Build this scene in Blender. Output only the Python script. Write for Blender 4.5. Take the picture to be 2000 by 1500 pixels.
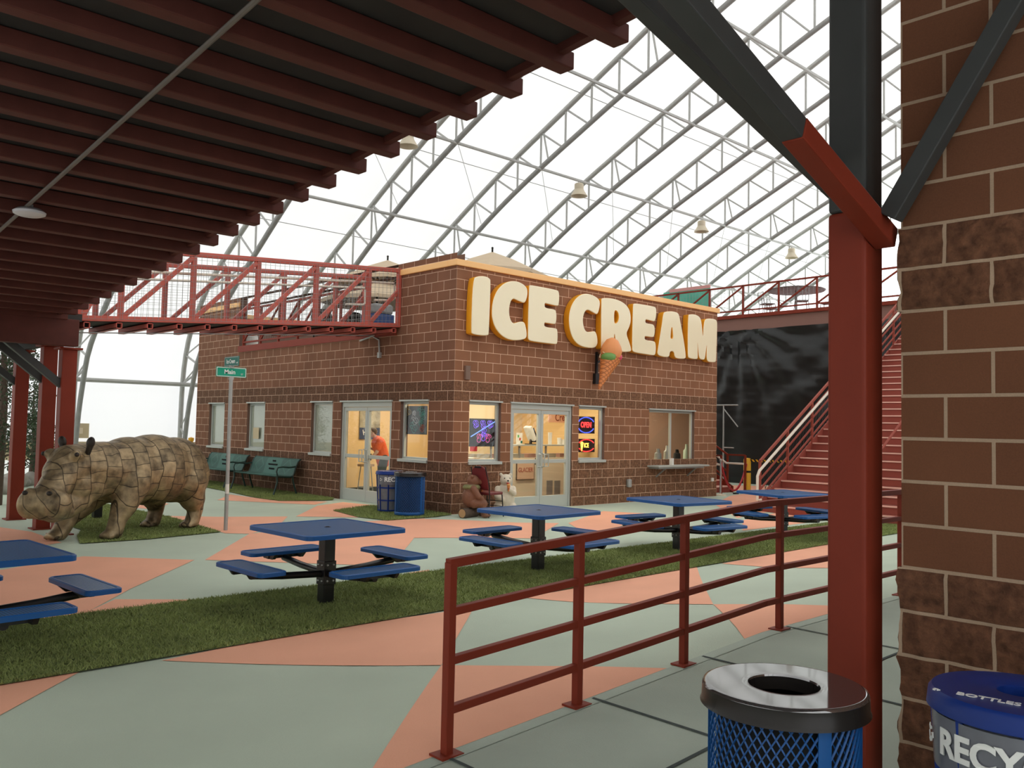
import bpy, bmesh, math, random
import numpy as np
from mathutils import Vector, Matrix, noise
for o in list(bpy.data.objects): bpy.data.objects.remove(o)
S = bpy.context.scene
COL = S.collection
random.seed(7); RNG = np.random.default_rng(7)
PI = math.pi
# ------------------------------------------------------------------ camera
CAM = np.array([-10.8462, -13.2729, 1.7429]); YAW, PITCH, ROLL, FPX = .7517935, .0495884, .0204395, 1688.82
_f = np.array([math.sin(YAW)*math.cos(PITCH), math.cos(YAW)*math.cos(PITCH), math.sin(PITCH)])
_r = np.array([math.cos(YAW), -math.sin(YAW), 0.]); _u = np.cross(_r, _f)
_r2 = math.cos(ROLL)*_r + math.sin(ROLL)*_u; _u2 = -math.sin(ROLL)*_r + math.cos(ROLL)*_u
cd = bpy.data.cameras.new('camera'); cam = bpy.data.objects.new('camera', cd); COL.objects.link(cam)
cd.sensor_width = 36; cd.lens = FPX*36/2000; cd.clip_start = .05; cd.clip_end = 300
cam.matrix_world = Matrix(((_r2[0], _u2[0], -_f[0], CAM[0]), (_r2[1], _u2[1], -_f[1], CAM[1]), (_r2[2], _u2[2], -_f[2], CAM[2]), (0, 0, 0, 1)))
S.camera = cam
# ------------------------------------------------------------------ light and exposure
S.view_settings.view_transform = 'Standard'; S.view_settings.look = 'None'
S.view_settings.gamma = 1; S.view_settings.use_curve_mapping = False
S.view_settings.exposure = 0.0
SKY = 2.75
w = bpy.data.worlds.new('overcast_sky'); S.world = w; w.use_nodes = True
wn = w.node_tree.nodes; wl = w.node_tree.links
bg = wn['Background']; tc = wn.new('ShaderNodeTexCoord'); sx = wn.new('ShaderNodeSeparateXYZ'); cr = wn.new('ShaderNodeValToRGB')
wl.new(tc.outputs['Generated'], sx.inputs[0]); wl.new(sx.outputs['Z'], cr.inputs[0]); wl.new(cr.outputs[0], bg.inputs[0])
cr.color_ramp.elements[0].color = (.75, .76, .78, 1); cr.color_ramp.elements[1].color = (1, .99, .97, 1)
bg.inputs[1].default_value = SKY

def ray(px, py):
    d = np.array([(px-1000)/FPX, -(py-750)/FPX, 1.0]); return d[0]*_r2 + d[1]*_u2 + d[2]*_f
def PA(px, py, ax, val):          # where the sight line through a pixel meets the plane axis = val
    d = ray(px, py); t = (val-CAM[ax])/d[ax]; return CAM + t*d
def sstep(t): t = min(1, max(0, t)); return t*t*(3-2*t)
def g(x, y):                      # height of the ground
    dx = max(-x, 0, x-9.14); dy = max(-y, 0, y-12.19); b = -.1*min(1, math.hypot(dx, dy)/3.5)
    wk = min(.12, max(-.12, .054*(x+6.7))); t = sstep((-6.5-y)/3)
    return b*(1-t) + wk*t
def gp(px, py):
    z = 0
    for i in range(25):
        p = PA(px, py, 2, z); z = .5*z + .5*g(p[0], p[1])
    return PA(px, py, 2, z)

# ------------------------------------------------------------------ materials
MATS = {}
def mat(name, col, rough=.6, metal=0., var=0., vscale=6., bump=0., bscale=40., spec=None, emit=None, estr=0., alpha=None, trans=None):
    m = bpy.data.materials.new(name); m.use_nodes = True; nt = m.node_tree; b = nt.nodes['Principled BSDF']
    b.inputs['Base Color'].default_value = (*col, 1); b.inputs['Roughness'].default_value = rough; b.inputs['Metallic'].default_value = metal
    if spec is not None: b.inputs['Specular IOR Level'].default_value = spec
    if emit: b.inputs['Emission Color'].default_value = (*emit, 1); b.inputs['Emission Strength'].default_value = estr
    if var or bump:
        t = nt.nodes.new('ShaderNodeTexCoord')
        if var:
            n = nt.nodes.new('ShaderNodeTexNoise'); n.inputs['Scale'].default_value = vscale; n.inputs['Detail'].default_value = 5
            mx = nt.nodes.new('ShaderNodeMix'); mx.data_type = 'RGBA'
            mx.inputs[6].default_value = (*[c*(1-var) for c in col], 1); mx.inputs[7].default_value = (*[min(1, c*(1+var)) for c in col], 1)
            nt.links.new(t.outputs['Object'], n.inputs['Vector']); nt.links.new(n.outputs['Fac'], mx.inputs[0]); nt.links.new(mx.outputs[2], b.inputs['Base Color'])
        if bump:
            n2 = nt.nodes.new('ShaderNodeTexNoise'); n2.inputs['Scale'].default_value = bscale; n2.inputs['Detail'].default_value = 4
            bp = nt.nodes.new('ShaderNodeBump'); bp.inputs['Strength'].default_value = bump; bp.inputs['Distance'].default_value = .01
            nt.links.new(t.outputs['Object'], n2.inputs['Vector']); nt.links.new(n2.outputs['Fac'], bp.inputs['Height']); nt.links.new(bp.outputs[0], b.inputs['Normal'])
    MATS[name] = m; return m
def N(nt, t, **kw):
    n = nt.nodes.new(t)
    for k, v in kw.items(): setattr(n, k, v)
    return n
def math_node(nt, op, a, b=None, clamp=False):
    n = N(nt, 'ShaderNodeMath', operation=op); n.use_clamp = clamp
    for i, v in enumerate((a, b)):
        if v is None: continue
        if hasattr(v, 'is_output'): nt.links.new(v, n.inputs[i])
        else: n.inputs[i].default_value = v
    return n.outputs[0]
def mixc(nt, f, a, b):
    n = N(nt, 'ShaderNodeMix', data_type='RGBA')
    for i, v in ((0, f), (6, a), (7, b)):
        if hasattr(v, 'is_output'): nt.links.new(v, n.inputs[i])
        elif i == 0: n.inputs[0].default_value = v
        else: n.inputs[i].default_value = (*v, 1)
    return n.outputs[2]

def block_mat(name, c1, c2, split, mortar, shift, msz=.0056):   # concrete block with split-face bands; UV in metres
    m = bpy.data.materials.new(name); m.use_nodes = True; nt = m.node_tree; b = nt.nodes['Principled BSDF']; L = nt.links
    uv = N(nt, 'ShaderNodeUVMap'); mp = N(nt, 'ShaderNodeMapping'); mp.inputs['Location'].default_value = (shift[0], shift[1], 0)
    L.new(uv.outputs[0], mp.inputs[0])
    br = N(nt, 'ShaderNodeTexBrick'); br.offset = .5; br.offset_frequency = 2
    for k, v in (('Scale', 1), ('Mortar Size', msz), ('Mortar Smooth', .15), ('Bias', 0), ('Brick Width', .4064), ('Row Height', .2032)): br.inputs[k].default_value = v
    br.inputs['Color1'].default_value = (*c1, 1); br.inputs['Color2'].default_value = (*c2, 1); br.inputs['Mortar'].default_value = (*mortar, 1)
    L.new(mp.outputs[0], br.inputs[0])
    sp = N(nt, 'ShaderNodeSeparateXYZ'); L.new(mp.outputs[0], sp.inputs[0]); v = sp.outputs[1]
    low = math_node(nt, 'LESS_THAN', v, 1.016); hi = math_node(nt, 'MULTIPLY', math_node(nt, 'GREATER_THAN', v, 2.2352), math_node(nt, 'LESS_THAN', v, 2.6416))
    mask = math_node(nt, 'MAXIMUM', low, hi); notm = math_node(nt, 'SUBTRACT', 1., br.outputs['Fac']); mask = math_node(nt, 'MULTIPLY', mask, notm)
    t = N(nt, 'ShaderNodeTexCoord'); n1 = N(nt, 'ShaderNodeTexNoise'); n1.inputs['Scale'].default_value = 22; n1.inputs['Detail'].default_value = 6; L.new(t.outputs['Object'], n1.inputs['Vector'])
    n2 = N(nt, 'ShaderNodeTexNoise'); n2.inputs['Scale'].default_value = 160; n2.inputs['Detail'].default_value = 3; L.new(t.outputs['Object'], n2.inputs['Vector'])
    n3 = N(nt, 'ShaderNodeTexNoise'); n3.inputs['Scale'].default_value = 1.3; L.new(t.outputs['Object'], n3.inputs['Vector'])
    rp = N(nt, 'ShaderNodeValToRGB'); rp.color_ramp.elements[0].position = .3; rp.color_ramp.elements[1].position = .75
    rp.color_ramp.elements[0].color = (*[c*.45 for c in split], 1); rp.color_ramp.elements[1].color = (*[c*1.5 for c in split], 1); L.new(n1.outputs['Fac'], rp.inputs[0])
    c = mixc(nt, math_node(nt, 'MULTIPLY', mask, .8), br.outputs['Color'], rp.outputs[0])
    spk = math_node(nt, 'ADD', math_node(nt, 'MULTIPLY', n2.outputs['Fac'], .35), math_node(nt, 'ADD', .52, math_node(nt, 'MULTIPLY', n3.outputs['Fac'], .6)))
    mu = N(nt, 'ShaderNodeMix', data_type='RGBA', blend_type='MULTIPLY'); mu.inputs[0].default_value = 1; L.new(c, mu.inputs[6])
    cb = N(nt, 'ShaderNodeCombineColor'); [L.new(spk, cb.inputs[i]) for i in range(3)]; L.new(cb.outputs[0], mu.inputs[7]); L.new(mu.outputs[2], b.inputs['Base Color'])
    b.inputs['Roughness'].default_value = .9; b.inputs['Specular IOR Level'].default_value = .25
    h = math_node(nt, 'ADD', math_node(nt, 'MULTIPLY', notm, .35), math_node(nt, 'MULTIPLY', mask, math_node(nt, 'MULTIPLY', n1.outputs['Fac'], 2.2)))
    h = math_node(nt, 'ADD', h, math_node(nt, 'MULTIPLY', n2.outputs['Fac'], .12))
    bp = N(nt, 'ShaderNodeBump'); bp.inputs['Strength'].default_value = .8; bp.inputs['Distance'].default_value = .012; L.new(h, bp.inputs['Height']); L.new(bp.outputs[0], b.inputs['Normal'])
    MATS[name] = m; return m
def mesh_metal(name, col, hole, cell, rough=.35):    # plastic-coated expanded metal: diamond holes
    m = mat(name, col, rough, spec=.3); nt = m.node_tree; b = nt.nodes['Principled BSDF']; L = nt.links
    t = N(nt, 'ShaderNodeTexCoord'); sp = N(nt, 'ShaderNodeSeparateXYZ'); L.new(t.outputs['Object'], sp.inputs[0])
    a = math_node(nt, 'MULTIPLY', sp.outputs[0], 2*PI/cell); bb = math_node(nt, 'MULTIPLY', sp.outputs[1], 2*PI/(cell*.62))
    s = math_node(nt, 'MULTIPLY', math_node(nt, 'COSINE', a), math_node(nt, 'COSINE', bb))
    s = math_node(nt, 'ABSOLUTE', s); f = math_node(nt, 'MULTIPLY', math_node(nt, 'SUBTRACT', s, .38), 6., True)
    L.new(mixc(nt, f, col, hole), b.inputs['Base Color'])
    bp = N(nt, 'ShaderNodeBump'); bp.invert = True; bp.inputs['Strength'].default_value = .9; bp.inputs['Distance'].default_value = .004; L.new(f, bp.inputs['Height']); L.new(bp.outputs[0], b.inputs['Normal'])
    return m
def glass_mat(name, tint=(1, 1, 1), refl=.06):
    m = bpy.data.materials.new(name); m.use_nodes = True; nt = m.node_tree; L = nt.links
    nt.nodes.remove(nt.nodes['Principled BSDF']); out = nt.nodes['Material Output']
    tr = N(nt, 'ShaderNodeBsdfTransparent'); tr.inputs[0].default_value = (*tint, 1); gl = N(nt, 'ShaderNodeBsdfGlossy'); gl.inputs['Roughness'].default_value = .02
    fr = N(nt, 'ShaderNodeLayerWeight'); f = math_node(nt, 'ADD', math_node(nt, 'MULTIPLY', math_node(nt, 'POWER', fr.outputs['Facing'], 4.), .6), refl*.5, True)
    mx = N(nt, 'ShaderNodeMixShader'); L.new(f, mx.inputs[0]); L.new(tr.outputs[0], mx.inputs[1]); L.new(gl.outputs[0], mx.inputs[2]); L.new(mx.outputs[0], out.inputs[0])
    MATS[name] = m; return m
def fabric_mat():
    m = bpy.data.materials.new('white_membrane'); m.use_nodes = True; nt = m.node_tree; L = nt.links
    nt.nodes.remove(nt.nodes['Principled BSDF']); out = nt.nodes['Material Output']
    t = N(nt, 'ShaderNodeTexCoord'); n = N(nt, 'ShaderNodeTexNoise'); n.inputs['Scale'].default_value = .25; n.inputs['Detail'].default_value = 6; L.new(t.outputs['Object'], n.inputs['Vector'])
    c = mixc(nt, n.outputs['Fac'], (.30, .307, .315), (.345, .345, .34))
    tl = N(nt, 'ShaderNodeBsdfTranslucent'); L.new(c, tl.inputs[0])
    df = N(nt, 'ShaderNodeBsdfDiffuse'); df.inputs[0].default_value = (.55, .55, .54, 1)
    ad = N(nt, 'ShaderNodeAddShader'); L.new(tl.outputs[0], ad.inputs[0]); L.new(df.outputs[0], ad.inputs[1]); L.new(ad.outputs[0], out.inputs[0])
    MATS['white_membrane'] = m; return m
M_fab = fabric_mat()
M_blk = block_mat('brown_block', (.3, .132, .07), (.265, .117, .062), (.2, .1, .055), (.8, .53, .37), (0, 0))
M_blkL = block_mat('brown_block_side_shaded', (.23, .103, .06), (.2, .09, .052), (.13, .066, .038), (.66, .45, .33), (.2032, 0))  # darker copy of the front block: side-wall shade is put into the colour
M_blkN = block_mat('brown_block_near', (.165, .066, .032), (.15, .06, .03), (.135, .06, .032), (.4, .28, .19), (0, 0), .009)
M_blkin = mat('block_edge', (.19, .11, .08), .9)
M_teal = mat('teal_concrete', (.50, .575, .455), .85, var=.16, vscale=.7, bump=.25, bscale=90)
M_pink = mat('salmon_concrete', (.9, .43, .275), .85, var=.13, vscale=1.1, bump=.25, bscale=90)
M_walk = mat('grey_concrete', (.4, .46, .38), .85, var=.22, vscale=1.2, bump=.3, bscale=80)
M_joint = mat('joint_dark', (.05, .065, .06), .95)
M_turf = mat('turf_base', (.13, .165, .045), .95, var=.4, vscale=3)
M_blade = mat('turf_blade', (.27, .32, .1), .8, var=.45, vscale=2.2)
M_rampst = mat('shade_darkened_maroon', (.09, .024, .017), .65, spec=.25, var=.3, vscale=5)  # ramp maroon with the shade of its underside darkened into the colour
M_stair = mat('stair_maroon', (.32, .075, .052), .6, spec=.25)
M_steel = mat('maroon_steel', (.23, .032, .014), .55, spec=.25, var=.12, vscale=4)
M_steelb = mat('red_steel', (.52, .115, .085), .5, spec=.25, var=.12, vscale=5)
M_prim = mat('grey_primer_steel', (.045, .047, .045), .6, var=.2, vscale=5)
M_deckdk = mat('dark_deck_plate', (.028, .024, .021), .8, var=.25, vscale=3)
M_galv = mat('galvanised_steel', (.42, .42, .4), .5, .35, var=.15, vscale=8)
M_galvd = mat('galvanised_tube', (.3, .3, .29), .55, .3, var=.2, vscale=5)
M_alu = mat('aluminium_frame', (.5, .52, .48), .5, .25)
M_coping = mat('orange_coping', (.97, .55, .22), .5)
M_cream = mat('cream_letter_face', (.95, .83, .58), .14)
M_orange = mat('orange_letter_side', (.85, .36, .015), .3)
M_blue = mat('blue_coated_steel', (.012, .095, .31), .35, spec=.35)
M_bluem = mesh_metal('blue_expanded_metal', (.025, .16, .4), (.004, .02, .065), .05)
M_black = mat('black_steel', (.011, .011, .012), .3)
M_bolt = mat('bolt_steel', (.5, .5, .48), .35, .8)
M_lidblk = mat('glossy_dark_lid', (.05, .047, .046), .06)
M_lidblk.node_tree.nodes['Principled BSDF'].inputs['IOR'].default_value = 3.0
M_rim = mat('dark_lid_rim', (.02, .017, .015), .25, spec=.3)
M_dark = mat('dark_void', (.006, .006, .006), .9)
M_white = mat('white_paint', (.8, .78, .72), .5)
M_offw = mat('warm_white_paint', (.82, .7, .52), .45)
M_glass = glass_mat('window_glass', (.97, .98, .97), .07)
M_glassr = glass_mat('reflective_glass', (.85, .87, .85), .16)
M_yellow = mat('yellow_interior_wall', (.8, .56, .27), .7)
M_ice_in = mat('cream_interior_wall', (.78, .64, .42), .7)
M_cond = mat('dull_conduit', (.13, .11, .09), .6)
M_film = mat('window_film', (.96, .93, .83), .7)
M_ylw = mat('yellow_post', (.8, .42, .02), .5)
M_tan = mat('tan_canvas', (.62, .49, .34), .9, var=.06)
M_wick = mat('dark_wicker', (.02, .017, .014), .8)
M_green = mat('green_sign', (.0, .33, .2), .4)
M_greend = mat('dark_green_sign', (.0, .15, .11), .4)
M_txt = mat('white_lettering', (.85, .85, .82), .5)
M_bench = mat('green_coated_slats', (.06, .19, .15), .4)
M_benchd = mat('dark_green_iron', (.012, .04, .032), .4)
M_burg = mat('burgundy_vinyl', (.16, .02, .022), .4)
M_tarp = mat('black_plastic_sheet', (.012, .013, .013), .33)
M_recyc = mat('clear_grey_plastic', (.17, .175, .2), .25, var=.3, vscale=7)
M_rblue = mat('recycle_blue_plastic', (.008, .032, .2), .35, spec=.25)
M_lamp = mat('lamp_panel', (1, .95, .85), .5, emit=(1, .9, .7), estr=7)
M_red = mat('red_rope', (.45, .01, .02), .6)
M_bark = mat('bark', (.1, .07, .05), .9, var=.4, vscale=15)
M_leaf = mat('leaf', (.035, .06, .022), .7, var=.6, vscale=2)
M_whiterail = mat('white_handrail', (.8, .72, .6), .45)
M_beige = mat('beige_skirt', (.62, .5, .32), .9)

# ------------------------------------------------------------------ mesh helpers
class MB:
    def __init__(s): s.v = []; s.f = []; s.m = []; s.sm = []
    def add(s, vs, fs, mi=0, sm=False):
        o = len(s.v); s.v += [tuple(map(float, v)) for v in vs]
        for f in fs: s.f.append(tuple(i+o for i in f)); s.m.append(mi); s.sm.append(sm)
        return s
    def box(s, c, d, mi=0, R=None):
        vs = []
        for sx in (-.5, .5):
            for sy in (-.5, .5):
                for sz in (-.5, .5):
                    p = Vector((sx*d[0], sy*d[1], sz*d[2]))
                    if R is not None: p = R @ p
                    vs.append((c[0]+p.x, c[1]+p.y, c[2]+p.z))
        return s.add(vs, [(0, 1, 3, 2), (4, 6, 7, 5), (0, 4, 5, 1), (2, 3, 7, 6), (0, 2, 6, 4), (1, 5, 7, 3)], mi)
    def bb(s, a, b, mi=0): return s.box([(a[i]+b[i])/2 for i in range(3)], [abs(b[i]-a[i]) for i in range(3)], mi)
    def beam(s, p, q, w, h=None, up=(0, 0, 1), mi=0):
        h = h or w; p = Vector(p); q = Vector(q); z = (q-p); L = z.length; z.normalize(); u = Vector(up)
        if abs(z.dot(u)) > .98: u = Vector((0, 1, 0))
        x = z.cross(u).normalized(); y = x.cross(z)
        R = Matrix((x, y, z)).transposed()
        return s.box((p+q)/2, (w, h, L), mi, R)
    def tube(s, pts, r, n=8, mi=0, cap=True, rs=None):
        pts = [Vector(p) for p in pts]; rings = []; o = len(s.v); vs = []; fs = []
        pu = None
        for i, p in enumerate(pts):
            t = (pts[min(i+1, len(pts)-1)]-pts[max(i-1, 0)]).normalized()
            u = pu if pu is not None else Vector((0, 0, 1))
            if abs(t.dot(u)) > .97 and pu is None: u = Vector((0, 1, 0))
            x = t.cross(u).normalized(); y = x.cross(t); pu = y
            rr = rs[i] if rs else r
            for k in range(n):
                a = 2*PI*k/n; vs.append(p + (x*math.cos(a)+y*math.sin(a))*rr)
        for i in range(len(pts)-1):
            for k in range(n): fs.append((i*n+k, i*n+(k+1) % n, (i+1)*n+(k+1) % n, (i+1)*n+k))
        if cap: fs.append(tuple(range(n))[::-1]); fs.append(tuple((len(pts)-1)*n+k for k in range(n)))
        return s.add(vs, fs, mi, n > 5)
    def lathe(s, prof, c=(0, 0, 0), n=32, mi=0, sm=True, cap=False):
        vs = []; fs = []
        for r, z in prof:
            for k in range(n): a = 2*PI*k/n; vs.append((c[0]+r*math.cos(a), c[1]+r*math.sin(a), c[2]+z))
        for i in range(len(prof)-1):
            for k in range(n): fs.append((i*n+k, i*n+(k+1) % n, (i+1)*n+(k+1) % n, (i+1)*n+k))
        if cap: fs.append(tuple(range(n))[::-1]); fs.append(tuple((len(prof)-1)*n+k for k in range(n)))
        return s.add(vs, fs, mi, sm)
    def prism(s, poly, a, b, mi=0, fn=None):      # poly in 2-D, extruded between a and b by fn(u,v,w)
        n = len(poly); fn = fn or (lambda u, v, w: (u, v, w))
        vs = [fn(u, v, a) for u, v in poly] + [fn(u, v, b) for u, v in poly]
        return s.add(vs, [tuple(range(n))[::-1], tuple(range(n, 2*n))] + [(i, (i+1) % n, n+(i+1) % n, n+i) for i in range(n)], mi)
    def ball(s, c, r, nu=12, nv=8, mi=0, R=None):
        r = (r, r, r) if not hasattr(r, '__len__') else r; vs = []; fs = []
        for j in range(nv+1):
            t = PI*j/nv
            for k in range(nu):
                a = 2*PI*k/nu; p = Vector((r[0]*math.sin(t)*math.cos(a), r[1]*math.sin(t)*math.sin(a), r[2]*math.cos(t)))
                if R is not None: p = R @ p
                vs.append((c[0]+p.x, c[1]+p.y, c[2]+p.z))
        for j in range(nv):
            for k in range(nu): fs.append((j*nu+k, (j+1)*nu+k, (j+1)*nu+(k+1) % nu, j*nu+(k+1) % nu))
        return s.add(vs, fs, mi, True)
    def cone(s, p, q, r0, r1, n=12, mi=0): return s.tube([p, q], r0, n, mi, True, [r0, r1])
    def build(s, name, ms, parent=None, bevel=0, local=False, fixn=True, seg=2, uv=None):
        me = bpy.data.meshes.new(name); me.from_pydata(s.v, [], s.f); ms = ms if isinstance(ms, (list, tuple)) else [ms]
        for m in ms: me.materials.append(m)
        me.polygons.foreach_set('material_index', s.m); me.polygons.foreach_set('use_smooth', s.sm)
        if uv:
            ul = me.uv_layers.new(name='uv'); d = ul.data
            for p in me.polygons:
                for li in p.loop_indices: d[li].uv = uv(me.vertices[me.loops[li].vertex_index].co)
        if fixn:
            b = bmesh.new(); b.from_mesh(me); bmesh.ops.remove_doubles(b, verts=b.verts, dist=1e-5) if fixn == 2 else None
            bmesh.ops.recalc_face_normals(b, faces=b.faces); b.to_mesh(me); b.free()
        if any(s.sm): me.set_sharp_from_angle(angle=math.radians(42))
        me.update()
        return link(name, me, parent, bevel, local, seg)
def link(name, me, parent=None, bevel=0, local=False, seg=2):
    o = bpy.data.objects.new(name, me); COL.objects.link(o)
    if parent is not None:
        o.parent = parent
        if not local:
            wl_ = Vector(parent.location); pp = parent.parent
            while pp is not None: wl_ += Vector(pp.location); pp = pp.parent
            o.location = -wl_
    if bevel:
        md = o.modifiers.new('bevel', 'BEVEL'); md.width = bevel; md.segments = seg; md.limit_method = 'ANGLE'; md.angle_limit = .7
    return o
def tag(o, label, cat, group=None, kind=None):
    if label: o['label'] = label
    if cat: o['category'] = cat
    if group: o['group'] = group
    if kind: o['kind'] = kind
    return o
def thing(name, label, cat, loc=(0, 0, 0), rz=0, group=None):
    o = bpy.data.objects.new(name, None); COL.objects.link(o); o.location = tuple(map(float, loc)); o.rotation_euler = (0, 0, rz); o.empty_display_size = .1
    return tag(o, label, cat, group)
def struct(o): o['kind'] = 'structure'; return o
def dup(root, loc, rz, label=None):
    r = root.copy(); COL.objects.link(r); r.location = tuple(map(float, loc)); r.rotation_euler = (0, 0, rz)
    if label: r['label'] = label
    for ch in list(root.children):
        c = ch.copy(); COL.objects.link(c); c.parent = r
        for gch in list(ch.children): d = gch.copy(); COL.objects.link(d); d.parent = c
    return r
def bake(o):
    dg = bpy.context.evaluated_depsgraph_get(); me = bpy.data.meshes.new_from_object(o.evaluated_get(dg)); o.modifiers.clear(); o.data = me
    return o
def text_mesh(body, size, depth=.004, bold=0., space=1.):
    cu = bpy.data.curves.new('t', 'FONT'); cu.body = body; cu.size = size; cu.extrude = depth; cu.offset = bold; cu.align_x = 'CENTER'; cu.align_y = 'CENTER'; cu.space_character = space; cu.resolution_u = 4
    o = bpy.data.objects.new('t', cu); COL.objects.link(o); dg = bpy.context.evaluated_depsgraph_get(); dg.update()
    me = bpy.data.meshes.new_from_object(o.evaluated_get(dg)); bpy.data.objects.remove(o); return me
def place_text(name, body, size, m, parent, origin, xax, yax, depth=.004, bold=0., squash=1., local=False, space=1.):
    me = text_mesh(body, size, depth, bold, space); me.materials.clear(); me.materials.append(m); X = Vector(xax).normalized(); Y = Vector(yax).normalized(); Z = X.cross(Y); O = Vector(origin)
    for v in me.vertices: c = v.co.copy(); v.co = O + X*c.x*squash + Y*c.y + Z*c.z
    return link(name, me, parent, local=local)
def blob(name, shapes, voxel, m, parent, smooth=6, local=True, disp=None):   # fuse solids into one skin
    mb = MB()
    for s in shapes:
        if s[0] == 'b': mb.ball(s[1], s[2], 20, 14, R=s[3] if len(s) > 3 else None)
        else: mb.tube(s[1], 0, 14, rs=s[2]); [mb.ball(p, r, 14, 10) for p, r in zip(s[1], s[2])]
    o = mb.build(name, m, parent, local=local)
    md = o.modifiers.new('r', 'REMESH'); md.mode = 'VOXEL'; md.voxel_size = voxel
    sm = o.modifiers.new('s', 'SMOOTH'); sm.iterations = smooth; sm.factor = .5
    bake(o)
    for p in o.data.polygons: p.use_smooth = True
    return o
# ------------------------------------------------------------------ floor
def clipped(poly, dz, mi, b, step=.5):
    n = bmesh.new(); vs = [n.verts.new((p[0], p[1], 0)) for p in poly]; n.faces.new(vs)
    xs = [p[0] for p in poly]; ys = [p[1] for p in poly]
    for ax, lo, hi in ((0, min(xs), max(xs)), (1, min(ys), max(ys))):
        k = math.ceil(lo/step)*step
        while k < hi:
            co = [0, 0, 0]; no = [0, 0, 0]; co[ax] = k; no[ax] = 1
            bmesh.ops.bisect_plane(n, geom=n.verts[:]+n.edges[:]+n.faces[:], plane_co=co, plane_no=no); k += step
    bmesh.ops.triangulate(n, faces=n.faces[:])
    vv = {v: b.verts.new((v.co.x, v.co.y, g(v.co.x, v.co.y)+dz)) for v in n.verts}
    for f in n.faces:
        q = b.faces.new([vv[v] for v in f.verts]); q.material_index = mi
        q.normal_update()
        if q.normal.z < 0: q.normal_flip()
    n.free()
def px_poly(pts): return [tuple(gp(*p)[:2]) if abs(p[0]) > 30 or abs(p[1]) > 30 else p for p in pts]
fb = bmesh.new()
gx = [-16+.5*i for i in range(107)]; gy = [-18+.5*i for i in range(75)]
gv = [[fb.verts.new((x, y, g(x, y))) for y in gy] for x in gx]
for i in range(len(gx)-1):
    for j in range(len(gy)-1):
        f = fb.faces.new((gv[i][j], gv[i+1][j], gv[i+1][j+1], gv[i][j+1])); f.material_index = 2 if gy[j] < -9.6 else 0
PINK = [
 [(-13, -6.45), (-8.75, -6.5), (0, 1398), (-13, -8.6)],
 [(315, 1291), (600, 1233), (925, 1188), (862, 1300)],
 [(862, 1300), (1302, 1306), (-5.75, -9.5), (-8.3, -9.5)],
 [(1022, 1168), (1200, 1135), (1360, 1104), (1393, 1181)],
 [(1393, 1181), (1650, 1185), (-3.0, -9.5), (-4.75, -9.5)],
 [(1410, 1101), (1612, 1064), (1650, 1062), (1650, 1110)],
 [(162, 1087), (380, 1094), (256, 1150), (165, 1199), (20, 1235), (-12, -5.0), (-12, -3.4)],
 [(165, 1198), (225, 1171), (384, 1171.5)],
 [(0, 1030), (62, 1039), (120, 1060), (60, 1070), (-12, -.4), (-12, .8)],
 [(255, 975), (330, 984), (300, 995), (262, 992)],
 [(325, 1008), (562, 1009), (545, 1026), (490, 1043), (440, 1042)],
 [(400, 1094), (487, 1043), (640, 1022), (830, 1013), (808, 1052), (762, 1106)],
 [(828, 1014), (1010, 1021), (1092, 1022), (1042, 1052), (806, 1051)],
 [(578, 1009), (620, 988), (670, 981), (740, 988), (655, 997), (700, 1011)],
 [(424, 977), (450, 966), (530, 977), (640, 980), (615, 986)],
 [(1110, 1022), (1178, 998.5), (1260, 1003), (1225, 1022), (1160, 1052)],
 [(1395, 985), (1430, 968), (1490, 958), (1500, 1000), (1440, 1012)],
 [(760, 1150), (800, 1119), (838, 1113), (850, 1135)],
 [(3.4, -4.4), (7.0, -4.4), (7.0, -3.0), (5.0, -3.4)], [(4.5, -7.5), (9, -9.0), (9, -6.5)], [(10.5, 4), (13, 6), (16, 2), (13, 1)],
]
for q in PINK: clipped(px_poly(q), .004, 1, fb)
clipped([(-16, -9.6), (-16, -9.5), (9, -9.5), (9, -9.6)], .003, 2, fb)
for a, b_ in (((-6.57, -9.52), (-6.57, -14)), ((-5.35, -9.52), (-5.35, -12)), ((-4.14, -9.52), (-4.14, -12)), ((-7.8, -10.5), (-3, -10.5)), ((-7.8, -9.52), (-7.8, -14))):
    d = .012; cl = [(a[0]-d, a[1]), (a[0]+d, a[1]), (b_[0]+d, b_[1]), (b_[0]-d, b_[1])] if a[0] == b_[0] else [(a[0], a[1]-d), (b_[0], b_[1]-d), (b_[0], b_[1]+d), (a[0], a[1]+d)]
    clipped(cl, .006, 3, fb)
me = bpy.data.meshes.new('floor'); fb.to_mesh(me); fb.free()
for m in (M_teal, M_pink, M_walk, M_joint): me.materials.append(m)
struct(link('floor', me))

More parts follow.
